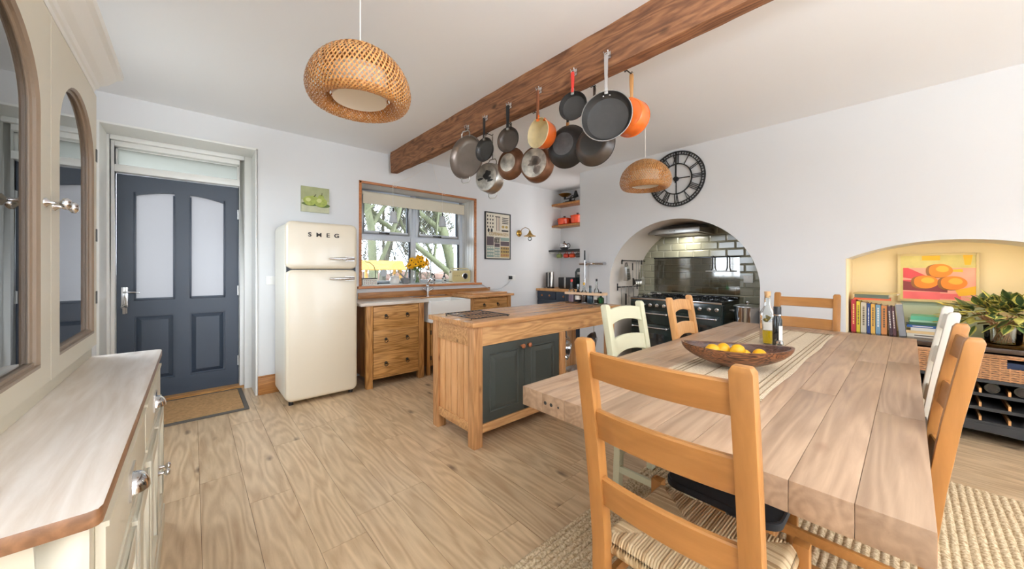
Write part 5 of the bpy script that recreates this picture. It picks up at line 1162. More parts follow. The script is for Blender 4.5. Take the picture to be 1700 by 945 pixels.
for (y, r, h, lb) in ((4.08, 0.125, 0.095, 'oval orange cast-iron casserole left on the middle alcove shelf'), (3.79, 0.125, 0.12, 'round orange cast-iron casserole right on the middle alcove shelf')):
    t = thing('casserole', lb, 'casserole', (4.91, y, 2.021))
    part('body', MB().lathe([(0, 0), (r*0.8, 0), (r*0.92, 0.012), (r*0.95, h), (r, h+0.004), (r, h+0.008)], 36), M['flame'], t, smooth=45)
    part('lid', MB().lathe([(r*1.01, h+0.008), (r, h+0.016), (r*0.6, h+0.032), (0, h+0.038)], 36), M['flame'], t, smooth=50)
    part('lid_knob', MB().cyl((0, 0, h+0.036), (0, 0, h+0.052), 0.009).cyl((0, 0, h+0.052), (0, 0, h+0.062), 0.022, n=16), M['black'], t, smooth=50)
    for s in (-1, 1): part('handle', MB().box(-0.035, 0.035, s*r*0.93-0.012+s*0.012, s*r*0.93+0.012+s*0.012, h-0.025, h-0.010), M['flame'], t, bevel=0.005)
t = thing('weighing_scale', 'black cast-iron weighing scale with brass pan on the top shelf', 'scale', (4.91, 3.95, 2.398))
part('base', MB().box(-0.05, 0.05, -0.13, 0.13, 0.0, 0.02).box(-0.03, 0.03, -0.10, 0.10, 0.02, 0.035), M['blackmatte'], t, bevel=0.004)
part('beam', MB().box(-0.01, 0.01, -0.13, 0.14, 0.075, 0.09).box(-0.012, 0.012, -0.02, 0.02, 0.03, 0.08).cyl((0, 0.12, 0.085), (0, 0.12, 0.125), 0.02, n=14), M['blackmatte'], t, bevel=0.003)
part('pan', MB().lathe([(0.0, 0.125), (0.05, 0.128), (0.11, 0.165), (0.115, 0.167), (0.05, 0.122), (0, 0.118)], 30, (0, 0.12, 0)), M['brass'], t, smooth=50)
part('plate', MB().cyl((0, -0.12, 0.09), (0, -0.12, 0.10), 0.045, n=20), M['blackmatte'], t)
for i, (r, z) in enumerate(((0.042, 0.10), (0.036, 0.122), (0.030, 0.142), (0.024, 0.16), (0.018, 0.176))): part('weight', MB().cyl((0, -0.12, z+0.0005), (0, -0.12, z+0.018), r, n=18), M['blackmatte'], t, smooth=40)
part('frame', MB().torus((0, -0.05, 0.07), 0.05, 0.007, 'x', 20, 6), M['blackmatte'], t, smooth=50)

# ------------------------------------------------------------------ NICHE: sideboard
sbx = thing('sideboard', 'long dark stained sideboard with baskets and bottle racks in the niche', 'sideboard', (4.48, -0.215, 0))
def B_(name, mb, mat, parent=None, **k):
    q = MB(); q.v = [v-Vector((4.48, -0.215, 0)) for v in mb.v]; q.f = mb.f; q.m = mb.m
    return part(name, q, mat, parent or sbx, **k)
ya, yb = NY0+0.012, NY1-0.012; xf, xb_ = 4.215, 4.735
B_('top', MB().box(xf-0.012, xb_, ya, yb, 0.655, 0.688), M['darkwood'], bevel=0.005)
ydiv = [ya, -0.245, yb]
for y in (ya, -0.255, yb-0.024): B_('upright', MB().box(xf, xb_, y, y+0.024, 0.0, 0.655), M['blackwood'])
B_('back', MB().box(xb_-0.012, xb_, ya, yb, 0.05, 0.655), M['blackwood'])
for z in (0.435, 0.335, 0.235, 0.135): B_('shelf_rail', MB().box(xf, xb_-0.012, ya+0.02, yb-0.02, z, z+0.022), M['blackwood'])
q = MB(); n = 20
for i in range(n):
    a, c = ya+(yb-ya)*i/n, ya+(yb-ya)*(i+1)/n; f = lambda y: 0.085-0.06*(abs((y-(ya+yb)/2)/((yb-ya)/2)))**3
    q.hexa([(xf-0.004, a, f(a)), (xf+0.02, a, f(a)), (xf+0.02, c, f(c)), (xf-0.004, c, f(c)), (xf-0.004, a, 0.14), (xf+0.02, a, 0.14), (xf+0.02, c, 0.14), (xf-0.004, c, 0.14)])
B_('arched_plinth', q, M['blackwood'])
for z in (0.457, 0.357, 0.257, 0.157):
    for i in range(9):
        y = ya+0.07+i*0.125
        if abs(y+0.243) < 0.03 or z > 0.4: continue
        B_('bottle_divider', MB().box(xf+0.01, xb_-0.02, y-0.006, y+0.006, z, z+0.03), M['light'])
def wicker_basket(y0, y1, label):
    t = thing('wicker_basket', label, 'basket', (4.45, (y0+y1)/2, 0.458), 0, 'wicker baskets under the sideboard top'); hw = (y1-y0)/2; q = MB(); h = 0.175
    part('liner', MB().box(-0.218, 0.23, -hw+0.012, hw-0.012, 0.004, 0.13), M['navy'] if False else plain('dark_blue_liner', '#26324A', 0.9), t)
    def weave(fix, u0, u1, ax):
        for r in range(11):
            z = 0.008+r*0.0155
            if ax == 'y' and 0.095 < z < 0.15:
                segs = ((u0, -0.055), (0.055, u1))
            else: segs = ((u0, u1),)
            for (s0, s1) in segs:
                n = max(2, int((s1-s0)/0.018)); pts = []
                for i in range(n+1):
                    u = s0+(s1-s0)*i/n; o = 0.0035*(1 if (i+r) % 2 else -1); pts.append((fix+o, u, z) if ax == 'y' else (u, fix+o, z))
                q.tube(pts, 0.0068, 5)
    weave(-0.228, -hw, hw, 'y'); weave(-hw+0.004, -0.228, 0.235, 'x'); weave(hw-0.004, -0.228, 0.235, 'x')
    part('woven_side', q, M['wicker'], t, smooth=60, stuff=True)
    part('rim', MB().tube([(-0.23, -hw, h), (-0.23, hw, h), (0.235, hw, h), (0.235, -hw, h)], 0.009, 6, closed=True), M['wicker'], t, smooth=60)
    q = MB()
    for i in range(int(2*hw/0.04)+1): y = -hw+i*2*hw/int(2*hw/0.04); q.cyl((-0.228, y, 0), (-0.228, y, h), 0.0045, n=5) if abs(y) > 0.055 else q.cyl((-0.228, y, 0), (-0.228, y, 0.095), 0.0045, n=5)
    part('stake', q, M['wicker'], t, stuff=True)
wicker_basket(ydiv[0]+0.03, -0.262, 'wicker basket with a handle hole on the right side of the sideboard')
wicker_basket(-0.225, yb-0.03, 'wicker basket seen between table and white chair')
for (y, z, lb) in ((-0.395, 0.395, 'dark wine bottle lying in the upper rack below the basket'), (-0.52, 0.395, 'second dark bottle lying in the upper rack at the right edge')):
    q = MB().lathe([(0, 0), (0.034, 0.0), (0.037, 0.01), (0.037, 0.19), (0.014, 0.24), (0.014, 0.30), (0, 0.30)], 20, axis='x')
    t = thing('wine_bottle', lb, 'bottle', (4.235, y, z+0.001), 0, 'wine bottles lying in the sideboard rack'); part('glass', q, M['darkglass'], t, smooth=45)
    part('base_dimple', MB().lathe([(0, -0.001), (0.022, -0.001), (0.024, 0.001)], 16, axis='x'), M['darkmetal'], t)
# ---- books
bz = 0.6885; bkx = 4.40
bc = [('#A82838', 0.030, 0.285, 'red hardback standing first at the left end of the row'), ('#D8C23C', 0.024, 0.270, 'yellow hardback standing second in the row'), ('#C9C1AE', 0.036, 0.262, 'thick pale grey book standing third in the row'), ('#27407A', 0.020, 0.255, 'dark blue book with white spine lettering in the row'),
      ('#DDAE57', 0.026, 0.252, 'golden yellow book standing fifth in the row'), ('#7CA0B8', 0.030, 0.248, 'light blue book standing sixth in the row'), ('#C9864E', 0.034, 0.242, 'orange-brown book standing seventh in the row'), ('#4A333C', 0.020, 0.240, 'dark plum book leaning beside the orange-brown one'), ('#5B3A3E', 0.018, 0.238, 'thin maroon book next to the grey last book'), ('#8E9094', 0.040, 0.262, 'thick grey book leaning at the right end of the row')]
def book(w, h, d, col, label, loc, rz, ry=0, spine=None, lying=False, group=None):
    """local: spine faces -x, thickness along y, height along z"""
    t = thing('book', label, 'book', loc, rz, group); m_ = plain('book_cover', col, 0.5); t.rotation_euler = (ry, 0, rz)
    part('cover', MB().box(0, d, -w/2, -w/2+0.003, 0, h).box(0, d, w/2-0.003, w/2, 0, h).box(-0.002, 0.002, -w/2, w/2, 0, h), m_, t)
    part('pages', MB().box(0.004, d-0.004, -w/2+0.003, w/2-0.003, 0.003, h-0.004), M['paper'], t)
    if spine:
        q = MB(); r7 = random.Random(int(h*1e5)+int(w*1e5)); z = 0.06*h/0.25
        while z < h*0.86:
            l = r7.uniform(0.006, 0.018); q.box(-0.0028, -0.0018, -w*0.16, w*0.16, z, z+l); z += l+0.005
        part('spine_print', q, spine, t)
    return t
gold = plain('print_gold', '#E6C77C', 0.5); wht = plain('print_white', '#EFEDE4', 0.6); blk = plain('print_dark', '#5A5044', 0.6)
y = NY1-0.024
for i, (c_, w_, h, lb) in enumerate(bc):
    ang = 0 if i < 7 else radians(-3 if i < 9 else -5)
    book(w_, h, 0.19, c_, lb, (bkx, y-w_/2-(0.010 if i >= 7 else 0)-(0.012 if i == 9 else 0), bz), 0, ang, [gold, blk, blk, wht, blk, wht, blk, wht, wht, None][i], group='books standing in the niche')
    y -= w_+0.0035
# books lying on top of the row
hz = bz+0.2865
for (dz, w_, L2, D_, col, lb, yc, ang) in ((0.0, 0.016, 0.23, 0.16, '#D8653E', 'thin orange book lying on the standing row', 0.215, 0.03), (0.017, 0.030, 0.21, 0.15, '#5F6A5C', 'dark green-grey book lying above the thin orange one', 0.22, -0.04), (0.048, 0.012, 0.27, 0.2, '#B9A878', 'large thin tan book lying topmost over the row', 0.20, -0.08)):
    t = thing('book', lb, 'book', (bkx, yc, hz+dz), ang, 'books lying on the row in the niche'); m_ = plain('book_cover', col, 0.5)
    part('cover', MB().box(0, D_, -L2/2, L2/2, 0, 0.002).box(0, D_, -L2/2, L2/2, w_-0.002, w_).box(-0.002, 0.002, -L2/2, L2/2, 0, w_), m_, t)
    part('pages', MB().box(0.004, D_-0.004, -L2/2+0.003, L2/2-0.003, 0.002, w_-0.002), M['paper'], t)
# lying stack right of the row
stack = [(0.028, 0.30, '#E4DCCB', 'thick cream book at the bottom of the lying stack'), (0.022, 0.29, '#E6C790', 'tan book second from the bottom of the stack'), (0.026, 0.26, '#E2DED4', 'white book in the middle of the lying stack'), (0.020, 0.28, '#2C5A9E', 'blue book with white lettering in the lying stack'), (0.024, 0.28, '#2C5C40', 'dark green book in the lying stack'), (0.016, 0.25, '#9FC9B0', 'pale green book near the top of the stack'), (0.032, 0.26, '#5FB393', 'thick mint green book on top of the lying stack')]
z = bz
for i, (w_, L2, c_, lb) in enumerate(stack):
    yc = -0.135+(0.006 if i % 2 else -0.004)
    t = thing('book', lb, 'book', (4.42, yc, z+0.0004), radians([1, -2, 0, 2, -1, 3, -2][i]), 'books lying in a stack in the niche'); m_ = plain('book_cover', c_, 0.45)
    part('cover', MB().box(0, 0.2, -L2/2, L2/2, 0, 0.003).box(0, 0.2, -L2/2, L2/2, w_-0.003, w_).box(-0.002, 0.002, -L2/2, L2/2, 0, w_), m_, t)
    part('pages', MB().box(0.004, 0.196, -L2/2+0.004, L2/2-0.004, 0.003, w_-0.003), M['paper'], t)
    if i in (3, 0): part('spine_print', MB().box(-0.003, -0.002, 0.0, 0.11, w_*0.35, w_*0.65).box(-0.003, -0.002, -0.10, -0.06, w_*0.35, w_*0.65), wht if i == 3 else blk, t)
    z += w_+0.0006
# ---- painting of oranges
om = [plain('paint_ochre', '#C9BE7A', 0.6, var=0.2, vscale=8), plain('paint_pink', '#EAA08E', 0.6, var=0.12, vscale=9), plain('paint_red', '#C9424A', 0.6, var=0.15, vscale=9), plain('paint_orange', '#EC7F1C', 0.55, var=0.10, vscale=14), plain('paint_brown', '#8A5A28', 0.6, var=0.2, vscale=14), plain('paint_yellow', '#E6B02A', 0.6), plain('paint_rose', '#E4686C', 0.6, var=0.12, vscale=9), plain('paint_dark', '#7A2E30', 0.6), plain('paint_light_orange', '#F5A83A', 0.6)]
P_ = []
P_ += [(0, rect(-.21, .21, -.195, .195)), (1, rect(-.19, .21, -.185, .085)), (5, rect(-.08, .02, .15, .19)), (5, [(.14, .19), (.19, .19), (.18, .11), (.15, .11)]), (2, [(-.19, .085), (-.16, .085), (-.06, .02), (-.08, -.02), (-.19, .0)]),
       (2, rect(-.19, -.05, -.10, -.02)), (7, [(-.19, -.03), (-.05, -.05), (.06, -.06), (.06, -.12), (-.19, -.11)]), (6, rect(-.19, .02, -.185, -.12)), (6, rect(.0, .13, -.175, -.13)), (5, [(.05, .07), (.14, .075), (.14, .05), (.05, .055)]),
       (5, [(.1, -.1), (.21, -.06), (.21, -.13), (.12, -.15)])]
for (cx, cz, rx, rz_) in ((.015, .062, .07, .062), (-.065, -.035, .075, .06), (.085, -.04, .075, .062)):
    P_ += [(4, blob(cx-.008, cz-.004, rx, rz_, seed=3)), (3, blob(cx+.006, cz, rx*.93, rz_*.96, seed=3)), (8, blob(cx+.018, cz+.014, rx*.5, rz_*.42, seed=5))]
tpn = picture('orange_painting', 'square painting of three oranges on pink leaning in the niche', (4.70, -0.155, 1.17), radians(-90), 0.42, 0.39, om, P_, plain('pale_wood_frame', '#C9B98A', 0.6), 0.02, 'painting')
single('green_board', MB().box(0, 0.012, -0.24, 0.24, 0, 0.36), plain('pale_green_card', '#C3CFB6', 0.8), 'pale green board leaning behind the book stack under the painting', 'board', (4.722, -0.19, bz))
# ---- plant in glass vase
pv = thing('potted_plant', 'bushy variegated green and yellow plant in a clear glass vase', 'plant', (4.42, -0.46, bz))
part('glass_vase', MB().lathe([(0, 0.003), (0.075, 0.003), (0.082, 0.01), (0.09, 0.13), (0.086, 0.13), (0.078, 0.014), (0, 0.012)], 32), M['bottleglass'], pv, smooth=50, label='clear glass vase')
q = MB(); r9 = random.Random(9)
for i in range(22):
    a = r9.uniform(0, 6.28); q.tube([(0.05*cos(a), 0.05*sin(a), 0.02), (0.03*cos(a+1.5), 0.03*sin(a+1.5), 0.10), (0.12*cos(a), 0.14*sin(a), 0.22)], 0.0035, 5)
part('stems', q, M['wicker'], pv, stuff=True)
lm = [plain('leaf_dark', '#3C5330', 0.4, var=0.3, vscale=30), plain('leaf_mid', '#66783A', 0.45, var=0.3, vscale=30), plain('leaf_yellow', '#C9BE62', 0.5, var=0.25, vscale=30)]
def leaf_mesh(m0, m1):
    q = MB(); out = [(0, 0), (0.016, 0.022), (0.036, 0.028), (0.062, 0.018), (0.085, 0)]
    for s in (1, -1):
        inn = [(x, w_*0.55*s) for x, w_ in out]; ou = [(x, w_*s) for x, w_ in out]
        vs = [(x, 0, 0.004*sin(x*40)-x*x*2) for x, _ in out]+[(x, w_, 0.004-x*x*2) for x, w_ in inn]+[(x, w_, 0.002-x*x*2.2) for x, w_ in ou]
        q.add(vs, [(i, i+1, 6+i, 5+i) for i in range(4)], m0); q.add(vs, [(5+i, 6+i, 11+i, 10+i) for i in range(4)], m1)
    return q.mesh('leaf', lm, smooth=60)
lms = [leaf_mesh(0, 1), leaf_mesh(0, 2), leaf_mesh(1, 2), leaf_mesh(2, 2)]
for i in range(300):
    a = r9.uniform(0, 2*pi); e_ = r9.uniform(-0.25, 1.35); R_ = r9.uniform(0.6, 1.0)
    d = Vector((cos(a)*cos(e_)*0.62, sin(a)*cos(e_)*1.0, sin(e_)*0.72)); p = Vector((0, 0.0, 0.17))+d*0.235*R_
    if p.x > 0.30: continue
    if d.y > 0.5: p.y += 0.05; p.z -= 0.02
    o = link('leaf', lms[3 if (r9.random() < 0.15 or (d.y > 0.6 and r9.random() < .7)) else r9.randint(0, 2)], pv, p)
    dd = (d+Vector((r9.uniform(-.5, .5), r9.uniform(-.5, .5), r9.uniform(-.6, .2)))).normalized(); o.rotation_euler = dd.to_track_quat('X', 'Z').to_euler(); s = r9.uniform(0.75, 1.2); o.scale = (s, s, s)
single('black_speaker', MB().box(-0.05, 0.05, -0.05, 0.05, 0, 0.16), M['black'], 'small black box at the right end of the sideboard behind the vase', 'speaker', (4.50, -0.655, bz), bevel=0.006)
single('round_tray', MB().lathe([(0, 0.001), (0.13, 0.001), (0.14, 0.012), (0.136, 0.013), (0.125, 0.006), (0, 0.005)], 36), M['brass'], 'flat golden tray on the sideboard right of the vase', 'tray', (4.38, -0.46, bz-0.0005), smooth=40)
pv.location.z = bz+0.006
# ------------------------------------------------------------------ RUG
m, nt, bs = newmat('jute'); N = nt.nodes; L = nt.links
tc = N.new('ShaderNodeTexCoord'); n_ = N.new('ShaderNodeTexNoise'); n_.inputs['Scale'].default_value = 90; n_.inputs['Detail'].default_value = 5
r_ = N.new('ShaderNodeValToRGB'); r_.color_ramp.elements[0].color = lin('#A08560'); r_.color_ramp.elements[1].color = lin('#DCC8A6'); r_.color_ramp.elements[0].position = 0.35; r_.color_ramp.elements[1].position = 0.62
L.new(tc.outputs['Object'], n_.inputs['Vector']); L.new(n_.outputs['Fac'], r_.inputs[0]); L.new(r_.outputs[0], bs.inputs['Base Color']); bs.inputs['Roughness'].default_value = 0.95
bp = N.new('ShaderNodeBump'); bp.inputs['Strength'].default_value = 0.3; bp.inputs['Distance'].default_value = 0.003; L.new(n_.outputs['Fac'], bp.inputs['Height']); L.new(bp.outputs[0], bs.inputs['Normal'])
M['jute'] = m
rx0, rx1, ry0, ry1 = 0.96, 3.30, -1.0, 1.11
q = MB(); rows = 72; rw = (ry1-ry0)/rows; nu = 150
def rugf(u, v):
    x = rx0+(rx1-rx0)*u; y = ry0+(ry1-ry0)*v
    fr = (v*rows) % 1.0; h = 0.005+0.0075*abs(sin(pi*fr)) if 0 < v < 1 else 0.002
    h += 0.0022*sin(x*2*pi/0.03+(int(v*rows) % 2)*pi)
    if u <= 0 or u >= 1: h = 0.002
    return (x+0.006*sin(v*rows*2.1) if u in (0.0, 1.0) else x, y, max(0.0015, h))
q.grid(rugf, nu, rows*4)
single('jute_rug', q, M['jute'], 'large pale braided jute rug under the dining table', 'rug', kind='thing', smooth=50)
q = MB(); 
for i in range(14):
    a = r9.uniform(0, 6.3); q.tube([(rx0+0.01, ry1-0.01, 0.008), (rx0+0.01-r9.uniform(0, .03), ry1-0.01+r9.uniform(-.02, .03), 0.014), (rx0-0.02+r9.uniform(-.02, .03), ry1+r9.uniform(-.02, .03), 0.003)], 0.002, 4)
rg_ = bpy.data.objects['jute_rug']; part('frayed_corner', q, M['jute'], rg_, stuff=True)

# ------------------------------------------------------------------ DINING TABLE
TX0, TX1, TY0, TY1, TZ = 1.005, 3.665, -0.035, 1.055, 0.77
tb = thing('dining_table', 'long solid pale pine dining table with thick end-grain top', 'table', ((TX0+TX1)/2, (TY0+TY1)/2, 0.0))
hx, hy = (TX1-TX0)/2, (TY1-TY0)/2; r2 = random.Random(21)
nb = 10; bw = 2*hy/nb
for i in range(nb):
    xs_ = [-hx]; 
    for fr_ in sorted(r2.uniform(0.15, 0.85) for _ in range(2)): xs_.append(-hx+2*hx*fr_)
    xs_.append(hx)
    for a, c in zip(xs_[:-1], xs_[1:]):
        if c-a < 0.15: continue
    if xs_[2]-xs_[1] < 0.3: xs_.pop(1)
    for a, c in zip(xs_[:-1], xs_[1:]):
        part('table_board', MB().box(-(c-a)/2+0.0002, (c-a)/2-0.0002, -bw/2+0.0003, bw/2-0.0003, -0.075, 0), M['top'], tb, bevel=0.0018, seg=2, loc=((a+c)/2, -hy+bw*(i+0.5), TZ))
for (y) in (0.93, 0.90, 0.865):
    part('bolt_hole', MB().cyl((-hx-0.0006, y-0.51, TZ-0.035), (-hx+0.002, y-0.51, TZ-0.035), 0.007 if y > 0.88 else 0.004, n=10), M['soot'], tb)
for x in (-0.55, 0.75):
    part('trestle', MB().box(x-0.05, x+0.05, -0.30, 0.30, 0.016, 0.075).box(x-0.04, x+0.04, -0.09, 0.09, 0.075, 0.64).box(x-0.05, x+0.05, -0.36, 0.36, 0.64, 0.695), M['honey'], tb, bevel=0.006)
part('stretcher', MB().box(-0.55, 0.75, -0.03, 0.03, 0.28, 0.36), M['honeyrail'], tb, bevel=0.004)
# runner
m, nt, bs = newmat('runner_weave'); N = nt.nodes; L = nt.links
tc = N.new('ShaderNodeTexCoord'); wv = N.new('ShaderNodeTexWave'); wv.inputs['Scale'].default_value = 60; wv.bands_direction = 'Y'; wv.inputs['Distortion'].default_value = 0.6
wv2 = N.new('ShaderNodeTexNoise'); wv2.inputs['Scale'].default_value = 120
mx = N.new('ShaderNodeMath'); mx.operation = 'MULTIPLY_ADD'; mx.inputs[1].default_value = 0.5; L.new(tc.outputs['Object'], wv.inputs['Vector']); L.new(tc.outputs['Object'], wv2.inputs['Vector']); L.new(wv.outputs['Fac'], mx.inputs[0]); L.new(wv2.outputs['Fac'], mx.inputs[2])
r_ = N.new('ShaderNodeValToRGB'); r_.color_ramp.elements[0].color = lin('#B39C7C'); r_.color_ramp.elements[1].color = lin('#DDCDB4'); r_.color_ramp.elements[0].position = 0.4; r_.color_ramp.elements[1].position = 0.9
L.new(mx.outputs[0], r_.inputs[0]); L.new(r_.outputs[0], bs.inputs['Base Color']); bs.inputs['Roughness'].default_value = 0.95
RX0, RX1, RY0, RY1 = 1.50, 3.44, 0.355, 0.765
rn = thing('table_runner', 'woven beige table runner with darker stripes along the dining table', 'table runner', ((RX0+RX1)/2, (RY0+RY1)/2, TZ+0.0005))
rhx, rhy = (RX1-RX0)/2, (RY1-RY0)/2
part('cloth', MB().grid(lambda u, v: (-rhx+2*rhx*u, -rhy+2*rhy*v+(0.004*sin(u*17) if v in (0, 1) else 0), 0.002+0.0012*sin(v*40)), 60, 40), m, rn, smooth=60)
q = MB()
for y in (-0.185, -0.165, -0.145, 0.145, 0.165, 0.185, -0.05, 0.05): q.box(-rhx, rhx, y-0.002, y+0.002, 0.0025, 0.0042)
for x in (-rhx+0.02, -rhx+0.04, rhx-0.02, rhx-0.04): q.box(x-0.002, x+0.002, -rhy, rhy, 0.0025, 0.0042)
part('stripe', q, plain('runner_stripe', '#8E7A5E', 0.95), rn, stuff=True)

# ------------------------------------------------------------------ CHAIRS
m, nt, bs = newmat('rush'); N = nt.nodes; L = nt.links
at = N.new('ShaderNodeAttribute'); at.attribute_name = 'strand'; r_ = N.new('ShaderNodeValToRGB'); r_.color_ramp.elements[0].color = lin('#96764E'); r_.color_ramp.elements[1].color = lin('#D6BF98')
L.new(at.outputs['Fac'], r_.inputs[0]); L.new(r_.outputs[0], bs.inputs['Base Color']); bs.inputs['Roughness'].default_value = 0.6; M['rush'] = m
def rush_mesh(w, d, strands=58, sub=4):
    """woven seat: four triangles of cords, each running at right angles to its own rail"""
    rs = random.Random(3); nu = strands*sub; tone = [[rs.random() for _ in range(strands+1)] for _ in range(4)]
    verts = []; val = []; faces = []
    for i in range(nu+1):
        for j in range(nu+1):
            u, v = i/nu*2-1, j/nu*2-1
            tri = 0 if abs(v) > abs(u) else 1
            c = (u if tri == 0 else v); side = (0 if v < 0 else 1) if tri == 0 else (2 if u < 0 else 3)
            s_ = (c+1)/2*strands; k = int(min(s_, strands-1)); f_ = s_-k
            e = max(abs(u), abs(v)); z = 0.012*(1-e**2)*0.4+0.0055*abs(sin(pi*f_))-(0.016*max(0, (e-0.9)/0.1)**2)
            dg = abs(abs(u)-abs(v)); z -= 0.004*max(0, 1-dg/0.03)
            verts.append((u*w/2, v*d/2, z)); val.append(tone[side][k])
    n = nu+1
    for i in range(nu):
        for j in range(nu): faces.append((i*n+j, (i+1)*n+j, (i+1)*n+j+1, i*n+j+1))
    # skirt wrapped round the rails
    me = bpy.data.meshes.new('rush_weave'); base = len(verts); ring = [(i, 0) for i in range(nu+1)]+[(nu, j) for j in range(1, nu+1)]+[(i, nu) for i in range(nu-1, -1, -1)]+[(0, j) for j in range(nu-1, 0, -1)]
    prev = [i*n+j for i, j in ring]
    for (off, z) in ((0.006, -0.028), (0.004, -0.042), (-0.008, -0.048)):
        st_ = len(verts)
        for idx in [i*n+j for i, j in ring]:
            x, y, _ = verts[idx]; verts.append((x*(1+off*2/w), y*(1+off*2/d), z)); val.append(val[idx])
        cur = list(range(st_, st_+len(ring)))
        for k in range(len(ring)): faces.append((prev[k], prev[(k+1) % len(ring)], cur[(k+1) % len(ring)], cur[k]))
        prev = cur
    me.from_pydata(verts, [], faces); a = me.attributes.new('strand', 'FLOAT', 'POINT'); a.data.foreach_set('value', val); me.materials.append(M['rush']); me.shade_smooth(); return me
RUSH = rush_mesh(0.40, 0.37, 50, 4)
SH = 0.45
def post_y(z):      # back post centre line, +y is the seat side
    P = [(0, 0.0), (0.25, 0.010), (0.45, 0.008), (0.60, -0.008), (0.80, -0.036), (1.045, -0.078)]
    for (a, ya), (b, yb) in zip(P[:-1], P[1:]):
        if z <= b: t = (z-a)/(b-a); return ya+(yb-ya)*t
    return P[-1][1]
def chair(label, matp, matr, loc, rz, seat=True, arch=0.0, group='dining chairs around the table', rung=True):
    """local: back at y=0, seat towards +y; x sideways"""
    t = thing('dining_chair', label, 'chair', (loc[0], loc[1], 0.0135 if loc[0] < 3.3 and loc[1] < 1.0 else 0.0), rz, group)
    W2, pw, pdp = 0.213, 0.044, 0.038
    pm = M_post = None
    for s in (-1, 1):
        q = MB(); zs = [0, 0.15, 0.25, 0.35, 0.45, 0.52, 0.60, 0.7, 0.80, 0.92, 1.033, 1.045]; vs = []
        for k, z in enumerate(zs):
            y = post_y(z); sh = 0.006 if k == len(zs)-1 else 0; a, c = (W2-pw+sh, W2-sh) ; a, c = (a, c) if s > 0 else (-c, -a)
            # the post narrows a little toward the top as in the photo
            vs += [(a, y-pdp/2+sh, z), (c, y-pdp/2+sh, z), (c, y+pdp/2-sh, z), (a, y+pdp/2-sh, z)]
        fs = [(4*k+j, 4*k+(j+1) % 4, 4*k+4+(j+1) % 4, 4*k+4+j) for k in range(len(zs)-1) for j in range(4)]+[(3, 2, 1, 0), tuple(4*(len(zs)-1)+j for j in range(4))]
        q.add(vs, fs); part('back_post', q, matp, t, bevel=0.004)
    for (z0, z1) in ((0.935, 1.01), (0.76, 0.845), (0.56, 0.645)):
        q = MB(); n = 12; xs = [-(W2-pw+0.006)+2*(W2-pw+0.006)*i/n for i in range(n+1)]; hw = W2-pw
        if arch: z0, z1 = z0-0.01, z1
        bow = lambda x: -0.016*(1-(x/hw)**2); up = lambda x, k: arch*k*(1-(x/hw)**2); e = 0.004; secs = []
        for x in xs:
            sec = []
            for (zz, kk, dy, dz) in ((z0, 1.0, -0.010+e, 0), (z0, 1.0, 0.010-e, 0), (z0, 1.0, 0.010, e), (z1, 0.6, 0.010, -e), (z1, 0.6, 0.010-e, 0), (z1, 0.6, -0.010+e, 0), (z1, 0.6, -0.010, -e), (z0, 1.0, -0.010, e)):
                sec.append((x, post_y(zz)+bow(x)+dy, zz+up(x, kk)+dz))
            secs.append(sec)
        q.loft(secs)
        part('back_rail', q, matr, t, smooth=35, bevel=0)
    for s in (-1, 1):
        q = MB().box(s*0.208-0.019, s*0.208+0.019, 0.395-0.019, 0.395+0.019, 0, SH+0.012); part('front_leg', q, matp, t, bevel=0.004)
        for z in (0.14, 0.28): part('side_rung', MB().box(s*0.2-0.009, s*0.2+0.009, 0.01, 0.395, z, z+0.035), matr, t, bevel=0.003)
        part('seat_rail', MB().box(s*0.197-0.011, s*0.197+0.011, 0.02, 0.38, SH-0.085, SH-0.045), matr, t, bevel=0.003)
    part('front_rung', MB().box(-0.19, 0.19, 0.386, 0.404, 0.20, 0.235), matr, t, bevel=0.003)
    part('front_rail', MB().box(-0.19, 0.19, 0.384, 0.406, SH-0.085, SH-0.045), matr, t, bevel=0.003)
    part('back_rung', MB().box(-0.175, 0.175, 0.0, 0.018, 0.22, 0.255), matr, t, bevel=0.003)
    o = link('rush_seat', RUSH, t, (0, 0.21, SH)); return t
M['honeyx'] = M['honeyrail']
chair('honey wood ladder-back chair with rush seat in the foreground, back to camera', M['honey'], M['honeyrail'], (0.885, 0.41, 0), radians(-90))
chair('honey wood ladder-back chair at the right edge, seen side-on with black straps', M['honey'], M['honeyrail'], (1.80, -0.045, 0), 0)
chair('ivory painted chair behind the side-on wooden chair, right of the table', M['ivory'], M['ivory'], (2.66, -0.055, 0), radians(0))
chair('wooden ladder-back chair at the far head of the table before the niche', M['honey'], M['honeyrail'], (3.71, 0.57, 0), radians(90))
chair('sage green painted chair on the island side of the table', M['sage'], M['sage'], (1.935, 1.075, 0), radians(180), arch=0.022)
chair('light wooden chair on the far left side of the table before the cooker', M['light'], M['light'], (2.69, 1.06, 0), radians(183), arch=0.022)
